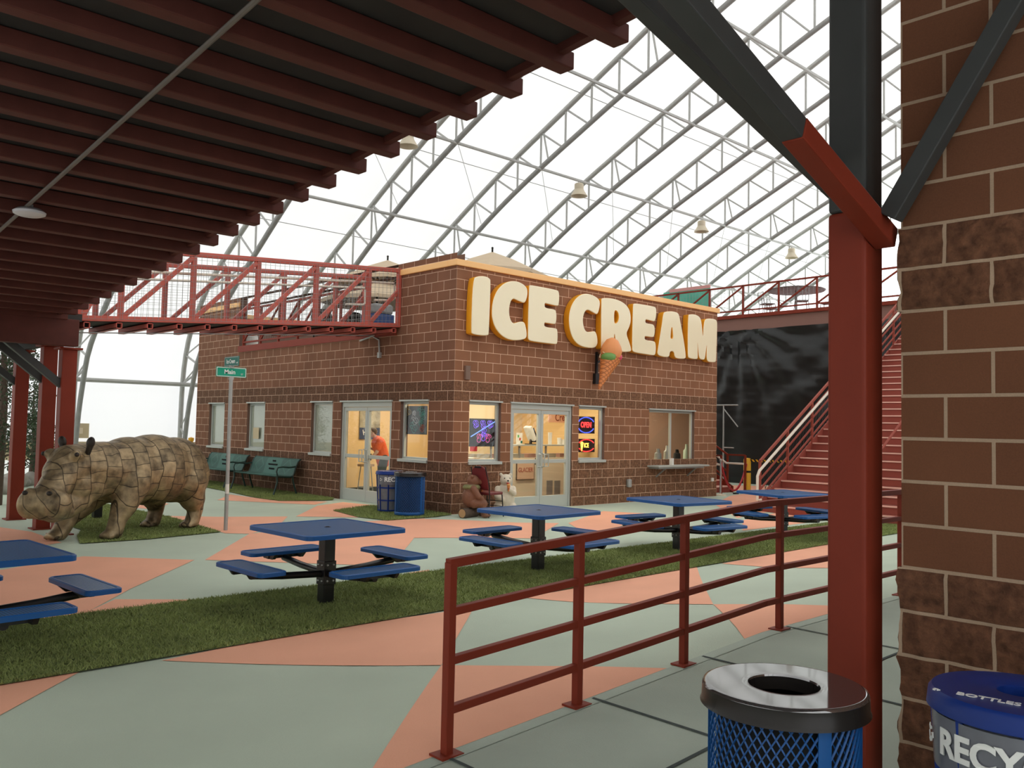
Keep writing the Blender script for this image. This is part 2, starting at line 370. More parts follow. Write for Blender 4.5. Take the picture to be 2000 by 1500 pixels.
# ------------------------------------------------------------------ turf patches
def turf(name, poly, label, dens, hgt):
    b = bmesh.new(); clipped(poly, .012, 0, b); b.normal_update()
    tri = np.array([[v.co[:] for v in f.verts] for f in b.faces]); ar = .5*np.linalg.norm(np.cross(tri[:, 1]-tri[:, 0], tri[:, 2]-tri[:, 0]), axis=1)
    v0 = [tuple(v.co) for v in b.verts]; b.verts.index_update(); f0 = [tuple(v.index for v in f.verts) for f in b.faces]; b.free()
    n = int(ar.sum()*dens); t = RNG.choice(len(tri), n, p=ar/ar.sum()); r1 = np.sqrt(RNG.random(n)); r2 = RNG.random(n)
    p = (1-r1)[:, None]*tri[t, 0] + (r1*(1-r2))[:, None]*tri[t, 1] + (r1*r2)[:, None]*tri[t, 2]
    a = RNG.random(n)*2*PI; wd = .0035+.003*RNG.random(n); h = hgt*(.55+.6*RNG.random(n)); ln = RNG.normal(0, .02, (n, 2))
    off = np.stack([np.cos(a)*wd, np.sin(a)*wd, np.zeros(n)], 1); tip = p + np.concatenate([ln, h[:, None]], 1)
    V = np.stack([p-off, p+off, tip], 1).reshape(-1, 3)
    V = np.concatenate([np.array(v0), V]); k = len(v0); F = f0 + [tuple(x) for x in (np.arange(n*3).reshape(-1, 3)+k).tolist()]
    me = bpy.data.meshes.new(name); me.from_pydata(V.tolist(), [], F); me.materials.append(M_turf); me.materials.append(M_blade)
    me.polygons.foreach_set('material_index', [0]*len(f0)+[1]*n); me.update()
    return tag(link(name, me), label, 'grass', kind='stuff')
turf('grass_strip', [(-13, -6.55), (-6, -6.5), (3, -6.35), (9, -6.4), (9, -4.75), (6.5, -4.7), (-13, -4.5)], 'long strip of green turf under the row of blue picnic tables', 5200, .03)
turf('grass_patch', px_poly([(156, 1063), (290, 1054), (432, 1040), (330, 1010), (255, 995), (205, 985)]) + [(-6.2, 5.5), (-6.2, 2.0), (-6.5, 1.2)], 'green turf patch under the bronze hippo statue', 3000, .03)
turf('grass_patch', [(-.02, 12.2), (-1.1, 12.2)] + px_poly([(388, 950), (450, 962), (500, 973), (545, 979), (600, 979), (650, 977.5)]) + [(-.02, 4.3)], 'green turf patch along the wall under the two benches', 2600, .03)
turf('grass_patch', [(-.02, 1.95)] + px_poly([(722, 988), (650, 998), (700, 1011), (757, 1017.5), (850, 1010.5), (880, 1006.5)]) + [(-.02, -.02)], 'green turf patch by the corner under the blue bins', 2600, .035)

# ------------------------------------------------------------------ tent
OUT = [(18.05, -.1), (18.05, 1.1), (18.05, 2.1), (18.02, 3.0), (17.88, 3.95), (17.5, 4.95), (16.6, 5.98), (15.75, 6.75), (14.2, 7.72), (12.4, 8.72), (10.4, 9.88), (8.36, 10.97), (6.5, 11.84), (3.6, 13.22), (1.7, 14.15), (0, 14.95), (-2, 15.8), (-4, 16.5), (-6, 16.9)]
INN = [(17.75, -.1), (17.6, 1.1), (17.42, 2.1), (17.12, 2.95), (16.88, 3.66), (16.5, 4.2), (15.2, 5.35), (13.9, 6.3), (12.6, 7.15), (11.1, 8.15), (9.3, 9.28), (7.0, 10.44), (4.93, 11.36), (3.5, 12.0), (1.5, 12.78), (0, 13.45), (-2, 14.25), (-4, 14.9), (-6, 15.25)]
def mirror(P): return P + [(-12-y, z) for y, z in P[::-1][1:]]
def resample(P, n):
    P = np.array(P, float)
    for _ in range(2):
        Q = [P[0]]
        for i in range(len(P)-1): Q += [.75*P[i]+.25*P[i+1], .25*P[i]+.75*P[i+1]]
        P = np.array(Q+[P[-1]])
    L = np.r_[0, np.cumsum(np.linalg.norm(np.diff(P, axis=0), axis=1))]; t = np.linspace(0, L[-1], n)
    return np.stack([np.interp(t, L, P[:, k]) for k in range(2)], 1)
outer = resample(mirror(OUT), 121); inner = resample(mirror(INN), 121)
TX0 = -1.742; DX = 3.66
xs = [TX0+DX*k for k in range(-3, 10)]
half = [i for i in range(121) if outer[i, 0] > -4.5]
chordo = MB().tube([(0, *p) for p in outer], .088, 10); chordi = MB().tube([(0, *p) for p in inner], .085, 10)
ordn = ['', '', '', 'leftmost in view, its foot beside the red columns', 'second from the left, its foot left of the block shop', 'third from the left', 'fourth from the left', 'fifth from the left', 'sixth from the left', 'seventh from the left', 'eighth from the left', 'ninth from the left', 'farthest to the right']
first = None
nodes = list(range(4, 58, 1))
for n, x in enumerate(xs):
    lab = ('grey steel tent arch, ' + ordn[n]) if ordn[n] else 'grey steel tent arch beyond the dark ramp, out to the left'
    if first is None:
        first = thing('roof_truss', lab, 'roof truss', (x, 18.0, -.1), 0, 'steel arches of the white tent')
        bx = Vector((0, -18.0, .1))
        def loc_build(mb, name, m, up):
            o = mb.build(name, m, up, local=True); o.location = bx; return o
        loc_build(chordo, 'outer_chord', M_galv, first); loc_build(chordi, 'inner_chord', M_galvd, first)
        yo = 17.9; k = 0; idx = [int(np.argmin(np.abs(outer[:60, 1]-z) + 10*(outer[:60, 0] < 17))) for z in (.6, 1.7, 2.9, 4.1)]
        ys_ = [16.2, 15.0, 13.8] + [12.62-1.12*i for i in range(15)]
        tops = [tuple(outer[i]) for i in idx] + [(y, float(np.interp(-y, -outer[:61, 0], outer[:61, 1]))) for y in ys_]
        for k, (y, z) in enumerate(tops):
            if k < 5:
                zi = z-.35 if k % 2 else z+.3; yi = float(np.interp(zi, inner[:26, 1], inner[:26, 0]))
                loc_build(MB().tube([(0, y, z), (0, yi, zi)], .036, 6), 'web_strut', M_galv, first)
                z2 = z+.55; loc_build(MB().tube([(0, y, z), (0, float(np.interp(z2, inner[:26, 1], inner[:26, 0])), z2)], .026, 6), 'web_strut', M_galv, first)
            else:
                zi = float(np.interp(-y, -inner[:61, 0], inner[:61, 1])); loc_build(MB().tube([(0, y, z), (0, y, zi)], .036, 6), 'web_strut', M_galv, first)
                if k+1 < len(tops):
                    yn = tops[k+1][0]; zn = float(np.interp(-yn, -inner[:61, 0], inner[:61, 1]))
                    loc_build(MB().tube([(0, y, z), (0, yn+.12, zn-.03)], .034, 6), 'web_strut', M_galv, first)
                if k % 4 == 0:
                    loc_build(MB().tube([(0, y-.1, z+.02), (0, y-.36, float(np.interp(-(y-.36), -inner[:61, 0], inner[:61, 1])))], .03, 6), 'web_strut', M_galv, first)
    else: dup(first, (x, 18.0, -.1), 0, lab)
for lab, (y, z), rr in (('grey steel purlin pipe low on the white tent wall behind the hippo', (17.62, 3.03), .075), ('lowest long grey purlin pipe crossing the tent arches above the shop roof', (10.0, 8.62), .05),
                    ('long grey purlin pipe carrying the bell lamps across the arches', (7.0, 10.38), .05), ('long grey purlin pipe crossing the arches above the lamp line', (3.45, 11.95), .05), ('highest long grey purlin pipe crossing the tent arches', (.2, 13.3), .05)):
    t = MB(); t.tube([(xs[0], y, z), (xs[-1], y, z)], rr, 8); tag(t.build('purlin', M_galv), lab, 'pipe')
for y, z in ((9.0, 10.62), (12.9, 8.4), (5.2, 12.45)):
    t = MB(); t.tube([(xs[0], y, z), (xs[-1], y, z)], .012, 5); tag(t.build('tension_cable', M_galvd), 'thin tension cable strung under the white tent roof', 'cable', 'tension cables under the tent roof')
for k in range(2, 12):
    t = MB(); x = xs[k]
    t.tube([(x, 7.0, 10.5), (x+DX, 10, 9.0)], .008, 4); tag(t.build('tension_cable', M_galvd), 'thin tension cable strung under the white tent roof', 'cable', 'tension cables under the tent roof')
# membrane: sags a little between the arches
mb = MB(); nx = 8; cols = []
for k in range(len(xs)-1): cols += [(xs[k]+DX*i/nx, math.sin(PI*i/nx)) for i in range(nx)]
cols.append((xs[-1], 0)); m_ = len(outer); vs = []
nrm = np.gradient(outer, axis=0); nrm = np.stack([nrm[:, 1], -nrm[:, 0]], 1); nrm /= np.linalg.norm(nrm, axis=1)[:, None]
nrm *= np.where((nrm@np.array([0, 1.0]))[:, None] < 0, -1, 1)
nrm[:12] = np.where(nrm[:12, :1] < 0, -nrm[:12], nrm[:12])
for x, s_ in cols:
    for i in range(m_):
        o_ = outer[i] + nrm[i]*(.12-.10*s_*(1 if i > 18 and i < m_-18 else .2)); vs.append((x, o_[0], o_[1]))
fs = [(c*m_+i, c*m_+i+1, (c+1)*m_+i+1, (c+1)*m_+i) for c in range(len(cols)-1) for i in range(m_-1)]
mb.add(vs, fs, 0, True); struct(mb.build('ceiling', M_fab, fixn=False))
mb = MB(); mb.add([(xs[0]-.05, p[0], p[1]) for p in outer], [tuple(range(m_))], 0); struct(mb.build('wall_left', M_fab, fixn=False))
mb = MB(); mb.bb((xs[0], 18.08, .35), (xs[-1], 18.1, .95)); struct(mb.build('baseboard_rear', M_beige))
mb = MB()
for p in ((155, 847),): q = PA(*p, 1, 18.06); mb.bb((q[0]-.3, 18.05, q[2]-.15), (q[0]+.3, 18.065, q[2]+.35), 0); mb.bb((q[0]-.1, 18.04, q[2]), (q[0]+.1, 18.05, q[2]+.2), 1)
tag(mb.build('fabric_patch', [M_beige, M_offw]), 'beige square vent patch on the white tent wall above the hippo', 'patch')
# bell lamps
lamp0 = None
for n, x in enumerate((3.77, 11.12, 18.49, 25.69)):
    lab = ['bell-shaped hanging lamp half hidden by the dark ramp edge', 'bell-shaped hanging lamp above the shop sign, nearest in full view', 'bell-shaped hanging lamp left of the big red column', 'smallest bell-shaped hanging lamp, far right above the upper deck'][n]
    if lamp0 is None:
        lamp0 = thing('pendant_lamp', lab, 'lamp', (x, 7.0, 9.83), 0, 'bell lamps on the purlin')
        h = MB().lathe([(.3, .0), (.29, .02), (.2, .16), (.17, .22), (.165, .24)], n=24); h.lathe([(.15, .24), (.16, .26), (.16, .42), (.12, .45), (.02, .46)], n=20, mi=0)
        h.build('lamp_shade', mat('beige_lamp', (.62, .54, .4), .5), lamp0, local=True)
        h = MB().lathe([(.0, .13), (.1, .12), (.12, .18), (.0, .24)], n=14); h.build('bulb', M_white, lamp0, local=True)
        h = MB().tube([(.0, 0, .44), (.05, 0, .5), (.03, 0, .58), (-.03, 0, .58), (-.05, 0, .5), (0, 0, .44)], .012, 6); h.build('hook', M_galvd, lamp0, local=True)
    else: dup(lamp0, (x, 7.0, 9.83), 0, lab)
# ------------------------------------------------------------------ ice cream shop
SX, SY, PT, RD = 9.144, 12.19, 4.95, 3.66     # length of the two faces, parapet top, roof deck
shop = thing('shop_building', 'brown concrete block shop with orange coping and big letter sign', 'building', (0, 0, 0))
def wall(name, umax, v1, holes, fn, m, top=None, thick=.2, uvs=None, parent=shop, u0=0, v0=-.3):
    us = sorted(set([u0, umax] + [h[0] for h in holes] + [h[1] for h in holes])); vs_ = sorted(set([v0, v1] + [h[2] for h in holes] + [h[3] for h in holes]))
    mb = MB()
    def ins(u, v): return any(h[0] < u < h[1] and h[2] < v < h[3] for h in holes)
    def quad(a, b, c, d, w, mi=0): mb.add([fn(*a, w), fn(*b, w), fn(*c, w), fn(*d, w)], [(0, 1, 2, 3)], mi)
    for i in range(len(us)-1):
        for j in range(len(vs_)-1):
            if ins((us[i]+us[i+1])/2, (vs_[j]+vs_[j+1])/2): continue
            a, b, c, d = (us[i], vs_[j]), (us[i+1], vs_[j]), (us[i+1], vs_[j+1]), (us[i], vs_[j+1])
            quad(a, b, c, d, 0); quad(d, c, b, a, thick, 1)
    for h in holes:
        for (a, b) in (((h[0], h[2]), (h[1], h[2])), ((h[1], h[2]), (h[1], h[3])), ((h[1], h[3]), (h[0], h[3])), ((h[0], h[3]), (h[0], h[2]))):
            mb.add([fn(*a, 0), fn(*b, 0), fn(*b, thick), fn(*a, thick)], [(0, 1, 2, 3)], 1)
    mb.add([fn(u0, v1, 0), fn(umax, v1, 0), fn(umax, v1, thick), fn(u0, v1, thick)], [(0, 1, 2, 3)], 1)
    return mb.build(name, [m, M_blkin], parent, uv=uvs, fixn=False)
HD, SL = 2.2352, 1.016
FH = [(.406, 1.27, SL, HD), (1.55, 3.44, -.02, HD), (3.66, 4.55, SL, HD), (6.22, 8.13, .9, HD)]
LH = [(10.27, 11.28, SL, HD), (7.85, 8.86, SL, HD), (4.5, 5.47, SL, HD), (2.1, 4.12, -.02, HD), (.81, 1.78, SL, HD), (2.0, 9.5, RD, 5.2)]
wall('block_wall', SX, PT, FH, lambda u, v, w: (u, w, v), M_blk, uvs=lambda c: (c.x, c.z))
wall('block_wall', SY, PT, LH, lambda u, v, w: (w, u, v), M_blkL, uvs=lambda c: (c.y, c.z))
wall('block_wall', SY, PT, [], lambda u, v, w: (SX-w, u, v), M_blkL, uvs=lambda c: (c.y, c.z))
wall('block_wall', SX, PT, [], lambda u, v, w: (u, SY-w, v), M_blk, uvs=lambda c: (c.x, c.z))
# slightly proud split-face base course
def rough_base(name, L, holes, fn, uvs, m):
    mb = MB(); segs = []; u = -.012
    cut = sorted([(h[0], h[1]) for h in holes if h[2] < .5])
    for a, b in cut: segs.append((u, a)); u = b
    segs.append((u, L))
    for a, b in segs:
        n = max(2, int((b-a)/.1)); vs = []; fs = []
        zz = [-.3, 0, .2, .4, .6, .8, 1.0, 1.013]
        for i in range(n+1):
            for z in zz: vs.append(fn(a+(b-a)*i/n, z, -.014))
        for i in range(n):
            for j in range(len(zz)-1): fs.append((i*len(zz)+j, (i+1)*len(zz)+j, (i+1)*len(zz)+j+1, i*len(zz)+j+1))
        mb.add(vs, fs); k = len(zz)
        mb.add([fn(a, 1.013, -.014), fn(b, 1.013, -.014), fn(b, 1.013, .0), fn(a, 1.013, .0)], [(0, 1, 2, 3)])
        for e in (a, b): mb.add([fn(e, -.3, -.014), fn(e, 1.013, -.014), fn(e, 1.013, 0), fn(e, -.3, 0)], [(0, 1, 2, 3)])
    mb.build(name, m, shop, uv=uvs)
rough_base('base_course', SX, FH + [(6.22, 8.13, .3, .4)] if 0 else FH, lambda u, v, w: (u, w, v), lambda c: (c.x, c.z), M_blk)
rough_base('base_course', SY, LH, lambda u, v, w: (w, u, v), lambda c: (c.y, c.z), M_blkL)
mb = MB(); mb.bb((.2, .2, RD-.25), (SX-.2, SY-.2, RD)); mb.build('roof_deck', mat('roof_grey', (.3, .28, .26), .9), shop)
mb = MB(); c0 = -.05
mb.bb((c0, c0, PT-.01), (SX+.05, .25, PT+.115)); mb.bb((c0, .25, PT-.01), (.25, 1.98, PT+.115)); mb.bb((SX-.25, .25, PT-.01), (SX+.05, SY+.05, PT+.115)); mb.bb((c0, SY-.25, PT-.01), (SX-.25, SY+.05, PT+.115)); mb.bb((c0, 9.52, PT-.01), (.25, SY-.25, PT+.115))
mb.build('coping', M_coping, shop, bevel=.012)
mb = MB(); mb.bb((-.04, 2.0, RD), (.16, 9.5, RD+.17)); mb.build('edge_beam', M_steel, shop, bevel=.006)
# roof-edge railing in the parapet gap
rl = thing('roof_railing', 'maroon steel truss railing on the roof edge behind the footbridge', 'railing', (.1, 6.4, RD+.17))
ry = [3.4+1.0*i for i in range(7)]
for y in ry: MB().beam((.08, y, RD+.17), (.08, y, RD+1.2), .05).build('post', M_steel, rl)
MB().beam((.08, 3.3, RD+1.2), (.08, 9.45, RD+1.2), .05).build('top_rail', M_steel, rl); MB().beam((.08, 3.3, RD+.28), (.08, 9.45, RD+.28), .045).build('bottom_rail', M_steel, rl)
for a, b in zip(ry[:-1], ry[1:]): MB().beam((.08, a, RD+1.16), (.08, b, RD+.3), .04).build('brace', M_steel, rl)
mb = MB()
for i in range(62): mb.beam((.09, 3.35+.1*i, RD+.3), (.09, 3.35+.1*i, RD+1.18), .005)
for i in range(9): mb.beam((.09, 3.35, RD+.3+.1*i), (.09, 9.45, RD+.3+.1*i), .005)
mb.build('wire_mesh', M_galvd, rl)

# windows: frame, pane, sill
def window(face, a, b, z0, z1, split=None, pane=M_glass, sill=True, dz=.06):
    fn = (lambda u, v, w: (u, w, v)) if face == 'F' else (lambda u, v, w: (w, u, v))
    t = .055; mb = MB(); rec = .07
    def fb_(u0, u1, v0, v1, w0=rec, w1=rec+.06): p = fn(u0, v0, w0); q = fn(u1, v1, w1); mb.bb(p, q)
    fb_(a, b, z0, z0+t); fb_(a, b, z1-t, z1); fb_(a, a+t, z0+t, z1-t); fb_(b-t, b, z0+t, z1-t)
    if split: fb_(split-.025, split+.025, z0+t, z1-t)
    w_ = MB(); p = fn(a-.02, z1, -.035); q = fn(b+.02, z1+.035, .1); w_.bb(p, q)
    o = w_.build('window', M_alu, shop, bevel=.004)
    mb.build('window_frame', M_alu, o, bevel=.004)
    pn = MB(); pn.bb(fn(a+t, z0+t, rec+.028), fn(b-t, z1-t, rec+.034)); pn.build('window_pane', pane, o)
    if sill: s_ = MB(); s_.bb(fn(a-.02, z0-.05, -.05), fn(b+.02, z0+.012, .13)); s_.build('window_sill', M_alu, o, bevel=.006)
    return o
for i, h in enumerate(FH):
    if i != 1: window('F', *h, split=7.2 if i == 3 else None, sill=i != 3)
for i, h in enumerate(LH[:5]):
    if i != 3: window('L', *h, pane=M_glassr if i < 3 else M_glass)
# serving counter under the service window
ct = thing('service_counter', 'narrow metal counter shelf below the sliding service window', 'counter', (7.2, -.2, .8))
mb = MB(); mb.bb((6.15, -.36, .83), (8.3, .1, .87)); mb.build('counter_top', M_alu, ct, bevel=.006); mb = MB(); mb.bb((6.2, -.33, .79), (8.1, -.02, .828)); mb.build('support_ledge', M_galvd, ct)
for x in (6.5, 7.8): MB().beam((x, -.3, .8), (x, -.02, .58), .03).build('bracket', M_galvd, ct)
mb = MB(); mb.bb((6.9, -.2, .872), (6.98, -.12, 1.04)); mb.bb((6.982, -.19, .875), (6.992, -.13, 1.03), 1); tag(mb.build('napkin_holder', [M_white, M_black]), 'small white and black napkin box on the service counter', 'napkin box')
# double doors
def door(face, a, b, z1):
    fn = (lambda u, v, w: (u, w, v)) if face == 'F' else (lambda u, v, w: (w, u, v)); mid = (a+b)/2
    D = MB(); t = .06
    def B(mb, u0, u1, v0, v1, w0=.05, w1=.11): mb.bb(fn(u0, v0, w0), fn(u1, v1, w1))
    B(D, a, a+t, -.02, z1-.11, .03, .13); B(D, b-t, b, -.02, z1-.11, .03, .13); B(D, a, b, z1-.11, z1, .03, .13); B(D, a-.03, b+.03, z1, z1+.035, -.035, .1)
    o = D.build('double_door', M_alu, shop, bevel=.004)
    for k, (u0, u1) in enumerate(((a+t, mid-.003), (mid+.003, b-t))):
        L = MB(); s_ = .075
        B(L, u0, u1, .0, .26); B(L, u0, u1, z1-.2, z1-.115); B(L, u0, u0+s_, .26, z1-.2); B(L, u1-s_, u1, .26, z1-.2); B(L, u0+s_, u1-s_, .97, 1.05, .055, .1)
        L.build('door_leaf', M_alu, o, bevel=.004)
        G = MB(); B(G, u0+s_, u1-s_, .26, z1-.2, .076, .084); G.build('door_pane', M_glass, o)
        hx = u1-.05 if k == 0 else u0+.05
        H = MB(); H.tube([fn(hx, .88, .05), fn(hx, .9, -.03), fn(hx, 1.16, -.03), fn(hx, 1.18, .05)], .014, 8)
        uu = hx-.12 if k == 0 else hx+.12
        H.tube([fn(hx, .9, -.03), fn(uu, .9, -.03), fn(uu, 1.16, -.03), fn(hx, 1.16, -.03)], .012, 8); H.build('door_handle', M_alu, o)
    L = MB(); B(L, mid-.05, mid+.05, .93, 1.08, .11, .16); L.build('door_lock', M_black, o)
    return o
door('F', 1.55, 3.44, HD); door('L', 2.1, 4.12, HD)

# letters, traced on the wall face and standing 0.18 m proud
LET = {
'I': (0, [(260,185),(330,150),(400,145),(470,155),(515,185),(532,215),(503,1020),(490,1038),(430,1045),(320,1035),(250,1015),(232,990)], None),
'C': (0, [(1085,390),(1075,330),(1040,285),(970,240),(900,222),(830,222),(750,245),(680,295),(620,370),(575,470),(550,580),(543,690),(550,790),(580,890),(630,980),(700,1050),(790,1100),(880,1117),(970,1112),(1040,1095),(1066,1070),(1073,1020),(1062,930),(1040,850),(1010,830),(960,832),(900,850),(870,855),(840,830),(815,760),(806,680),(812,600),(830,530),(855,495),(880,490),(940,520),(1000,545),(1035,553),(1060,520),(1078,455)], None),
'E': (0, [(1103,300),(1112,285),(1150,283),(1530,355),(1552,380),(1560,440),(1558,520),(1548,590),(1530,601),(1360,560),(1345,558),(1342,575),(1342,625),(1480,645),(1508,665),(1520,740),(1515,830),(1500,868),(1480,872),(1350,850),(1337,852),(1336,912),(1510,930),(1530,950),(1537,1030),(1533,1130),(1525,1165),(1505,1175),(1130,1128),(1095,1100),(1083,1060)], None),
'C2': (1, [(515,200),(505,160),(470,125),(410,95),(345,82),(280,95),(220,140),(170,215),(140,310),(132,420),(145,530),(175,620),(225,690),(290,730),(370,748),(430,750),(465,735),(483,700),(485,650),(475,590),(460,550),(440,540),(390,550),(355,552),(325,520),(308,450),(306,390),(318,330),(340,290),(370,282),(420,310),(460,335),(480,335),(495,310),(508,260)], None),
'R': (1, [(528,160),(535,140),(600,135),(680,145),(760,170),(830,215),(875,280),(893,370),(885,460),(855,530),(838,565),(850,620),(880,700),(897,770),(890,790),(850,797),(780,797),(735,785),(720,750),(705,660),(692,580),(688,580),(684,700),(678,755),(640,772),(560,765),(530,755),(526,740)], [(690,295),(715,300),(733,330),(737,380),(725,425),(705,440),(688,437)]),
'E2': (1, [(915,225),(922,206),(960,203),(1180,240),(1198,260),(1203,300),(1198,370),(1185,420),(1165,425),(1085,402),(1070,402),(1068,445),(1150,455),(1175,470),(1185,520),(1180,590),(1165,622),(1070,605),(1061,608),(1060,650),(1170,662),(1190,680),(1197,740),(1193,815),(1180,838),(1150,838),(940,805),(910,785),(903,760)], None),
'A': (1, [(1285,325),(1310,304),(1380,298),(1430,305),(1465,320),(1480,345),(1510,500),(1545,700),(1563,850),(1555,878),(1520,883),(1460,878),(1425,860),(1415,790),(1368,787),(1362,845),(1345,860),(1290,858),(1235,842),(1215,820),(1215,790),(1240,640),(1270,450)], [(1388,485),(1395,560),(1400,625),(1375,630),(1380,570)]),
'M': (1, [(1588,350),(1605,337),(1660,335),(1705,350),(1735,375),(1752,420),(1760,500),(1769,600),(1772,600),(1775,520),(1785,430),(1800,395),(1840,387),(1900,392),(1935,405),(1945,450),(1940,600),(1935,800),(1930,915),(1910,925),(1850,922),(1820,905),(1813,850),(1820,690),(1808,780),(1795,880),(1780,893),(1740,887),(1722,860),(1712,760),(1706,660),(1707,780),(1708,870),(1700,885),(1660,885),(1600,872),(1583,850)], None)}
def chaikin(P, n=2):
    for _ in range(n):
        Q = []
        for i in range(len(P)):
            a = P[i]; b = P[(i+1) % len(P)]; Q += [(.75*a[0]+.25*b[0], .75*a[1]+.25*b[1]), (.25*a[0]+.75*b[0], .25*a[1]+.75*b[1])]
        P = Q
    return P
DEP = .185
for key, (src, pts, hole) in LET.items():
    ox, oy, sc = ((890, 520, .13), (1090, 560, .16))[src]
    mp = lambda P: [(lambda q: (q[0], q[2]))(PA(ox+x*sc, oy+y*sc, 1, -DEP)) for x, y in P]
    cu = bpy.data.curves.new('l', 'CURVE'); cu.dimensions = '2D'; cu.fill_mode = 'BOTH'
    for P in ([pts] + ([hole] if hole else [])):
        q = chaikin(mp(P), 2); s_ = cu.splines.new('POLY'); s_.points.add(len(q)-1); s_.use_cyclic_u = True
        for pt, (u, v) in zip(s_.points, q): pt.co = (u, v, 0, 1)
    cu.extrude = DEP/2-.02; cu.bevel_depth = .02; cu.bevel_resolution = 2; cu.offset = -.02
    o = bpy.data.objects.new('l', cu); COL.objects.link(o); dg = bpy.context.evaluated_depsgraph_get(); dg.update()
    me = bpy.data.meshes.new_from_object(o.evaluated_get(dg)); bpy.data.objects.remove(o)
    me.materials.clear(); me.materials.append(M_cream); me.materials.append(M_orange)
    for v in me.vertices: v.co = Vector((v.co.x, -DEP/2-.003-v.co.z, v.co.y))
    bb_ = bmesh.new(); bb_.from_mesh(me); bmesh.ops.reverse_faces(bb_, faces=bb_.faces[:]); bmesh.ops.recalc_face_normals(bb_, faces=bb_.faces[:]); bb_.to_mesh(me); bb_.free()
    for p in me.polygons: p.material_index = 0 if p.normal.y < -.35 else 1
    L_ = key[0]; w_ = {'I': 'first letter of the shop sign', 'C': 'letter of the word ICE', 'E': 'letter of the word ICE', 'C2': 'letter of the word CREAM', 'R': 'letter of the word CREAM above the cone', 'E2': 'letter of the word CREAM', 'A': 'letter of the word CREAM', 'M': 'last letter at the wall corner'}[key]
    tag(link('sign_letter', me), f'big cream letter {L_} with orange sides, {w_}', 'sign letter', 'letters of the big wall sign')

# ice-cream cone sign on a bracket
cn = thing('cone_sign', 'hanging ice cream cone sign with swirl top below the letter R', 'sign', (4.0, -.42, 2.68))
P0 = PA(1170, 760, 1, -.42); P1 = PA(1192, 700, 1, -.42); P2 = PA(1191, 664, 1, -.42)
P0, P1, P2 = [Vector((p[0], -.42, p[2])) for p in (P0, P1, P2)]
ax = (P1-P0).normalized(); RT = .24
m_c = mat('waffle_cone', (.72, .25, .07), .55); nt = m_c.node_tree; t_ = N(nt, 'ShaderNodeTexCoord'); mp_ = N(nt, 'ShaderNodeMapping'); mp_.inputs['Rotation'].default_value = (0, .7, 0)
wv = N(nt, 'ShaderNodeTexWave'); wv.inputs['Scale'].default_value = 4.6; wv.bands_direction = 'X'; wv2 = N(nt, 'ShaderNodeTexWave'); wv2.inputs['Scale'].default_value = 4.6; wv2.bands_direction = 'Z'
nt.links.new(t_.outputs['Object'], mp_.inputs[0]); nt.links.new(mp_.outputs[0], wv.inputs[0]); nt.links.new(mp_.outputs[0], wv2.inputs[0])
mxm = math_node(nt, 'MAXIMUM', math_node(nt, 'POWER', wv.outputs['Fac'], 5), math_node(nt, 'POWER', wv2.outputs['Fac'], 5)); nt.links.new(mixc(nt, mxm, (.76, .27, .08), (.4, .11, .03)), nt.nodes['Principled BSDF'].inputs['Base Color'])
MB().tube([P0, P0.lerp(P1, .35), P0.lerp(P1, .7), P1], 0, 24, rs=[.02, .09, .165, RT]).build('cone', m_c, cn)
up = ax; sd = Vector((1, 0, 0)); tp = P1+up*.02
mb = MB(); mb.ball(tp+Vector((-.1, -.03, -.0)), (.17, .2, .13)); mb.build('green_scoop', mat('green_scoop', (.16, .33, .08), .5), cn)
mb = MB(); mb.ball(tp+Vector((.14, -.02, .02)), (.13, .18, .12)); mb.build('pink_scoop', mat('pink_scoop', (.75, .08, .16), .5), cn)
mb = MB(); mb.tube([tp+Vector((.02, 0, .0)), tp+Vector((.02, 0, .14)), tp+Vector((.03, 0, .26)), tp+Vector((.05, 0, .4)), tp+Vector((.06, 0, .46))], 0, 20, rs=[.21, .25, .22, .14, .03])
mb.build('swirl_top', mat('orange_swirl', (.8, .3, .1), .5), cn)
mb = MB()
for k in range(7):
    a0 = k*.9; z_ = .05+.05*k; rr = .235-.026*k
    mb.tube([tp+Vector((.025+(rr+.02)*math.cos(a0+t*.3), (rr+.02)*math.sin(a0+t*.3), z_+.05*math.sin(t*1.3))) for t in range(9)], .022, 6)
mb.build('icing_squiggle', M_cream, cn)
bk = PA(1166, 740, 1, -.05); mb = MB(); mb.bb((bk[0]-.09, -.09, bk[2]-.12), (bk[0]+.05, -.004, bk[2]+.12)); mb.beam((bk[0]-.02, -.05, bk[2]), (bk[0]-.02, -.05, bk[2]+.62), .05); mb.beam((bk[0]-.02, -.05, bk[2]+.6), (P1.x-.1, -.42, P1.z-.1), .04); mb.beam((bk[0]-.02, -.05, bk[2]+.35), (bk[0]+.1, -.3, bk[2]+.58), .03)
mb.build('bracket', M_black, cn)
# small fixtures on the wall
q = PA(911, 728, 1, 0); mb = MB(); mb.bb((q[0]-.06, -.06, q[2]-.14), (q[0]+.06, -.002, q[2]+.14)); tag(mb.build('wall_box', mat('brown_box', (.2, .12, .085), .6), bevel=.006), 'narrow brown box fixed to the wall left above the window', 'wall box')
q = PA(1225, 943, 1, 0); mb = MB(); mb.bb((q[0]-.06, -.1, q[2]-.1), (q[0]+.06, -.016, q[2]+.09)); mb.build
tag(mb.build('outlet_box', M_galv, bevel=.02), 'grey outlet cover on the base of the front wall', 'outlet box')
q = PA(1389, 937, 1, 0); mb = MB(); mb.bb((q[0]-.045, -.06, q[2]-.04), (q[0]+.045, -.016, q[2]+.05)); tag(mb.build('hose_bib', M_white, bevel=.008), 'small white fitting at the right corner of the wall base', 'tap')
q0 = PA(728, 655, 0, -.03); q1 = PA(740, 664, 0, -.03); q2 = PA(741, 690, 0, -.03)
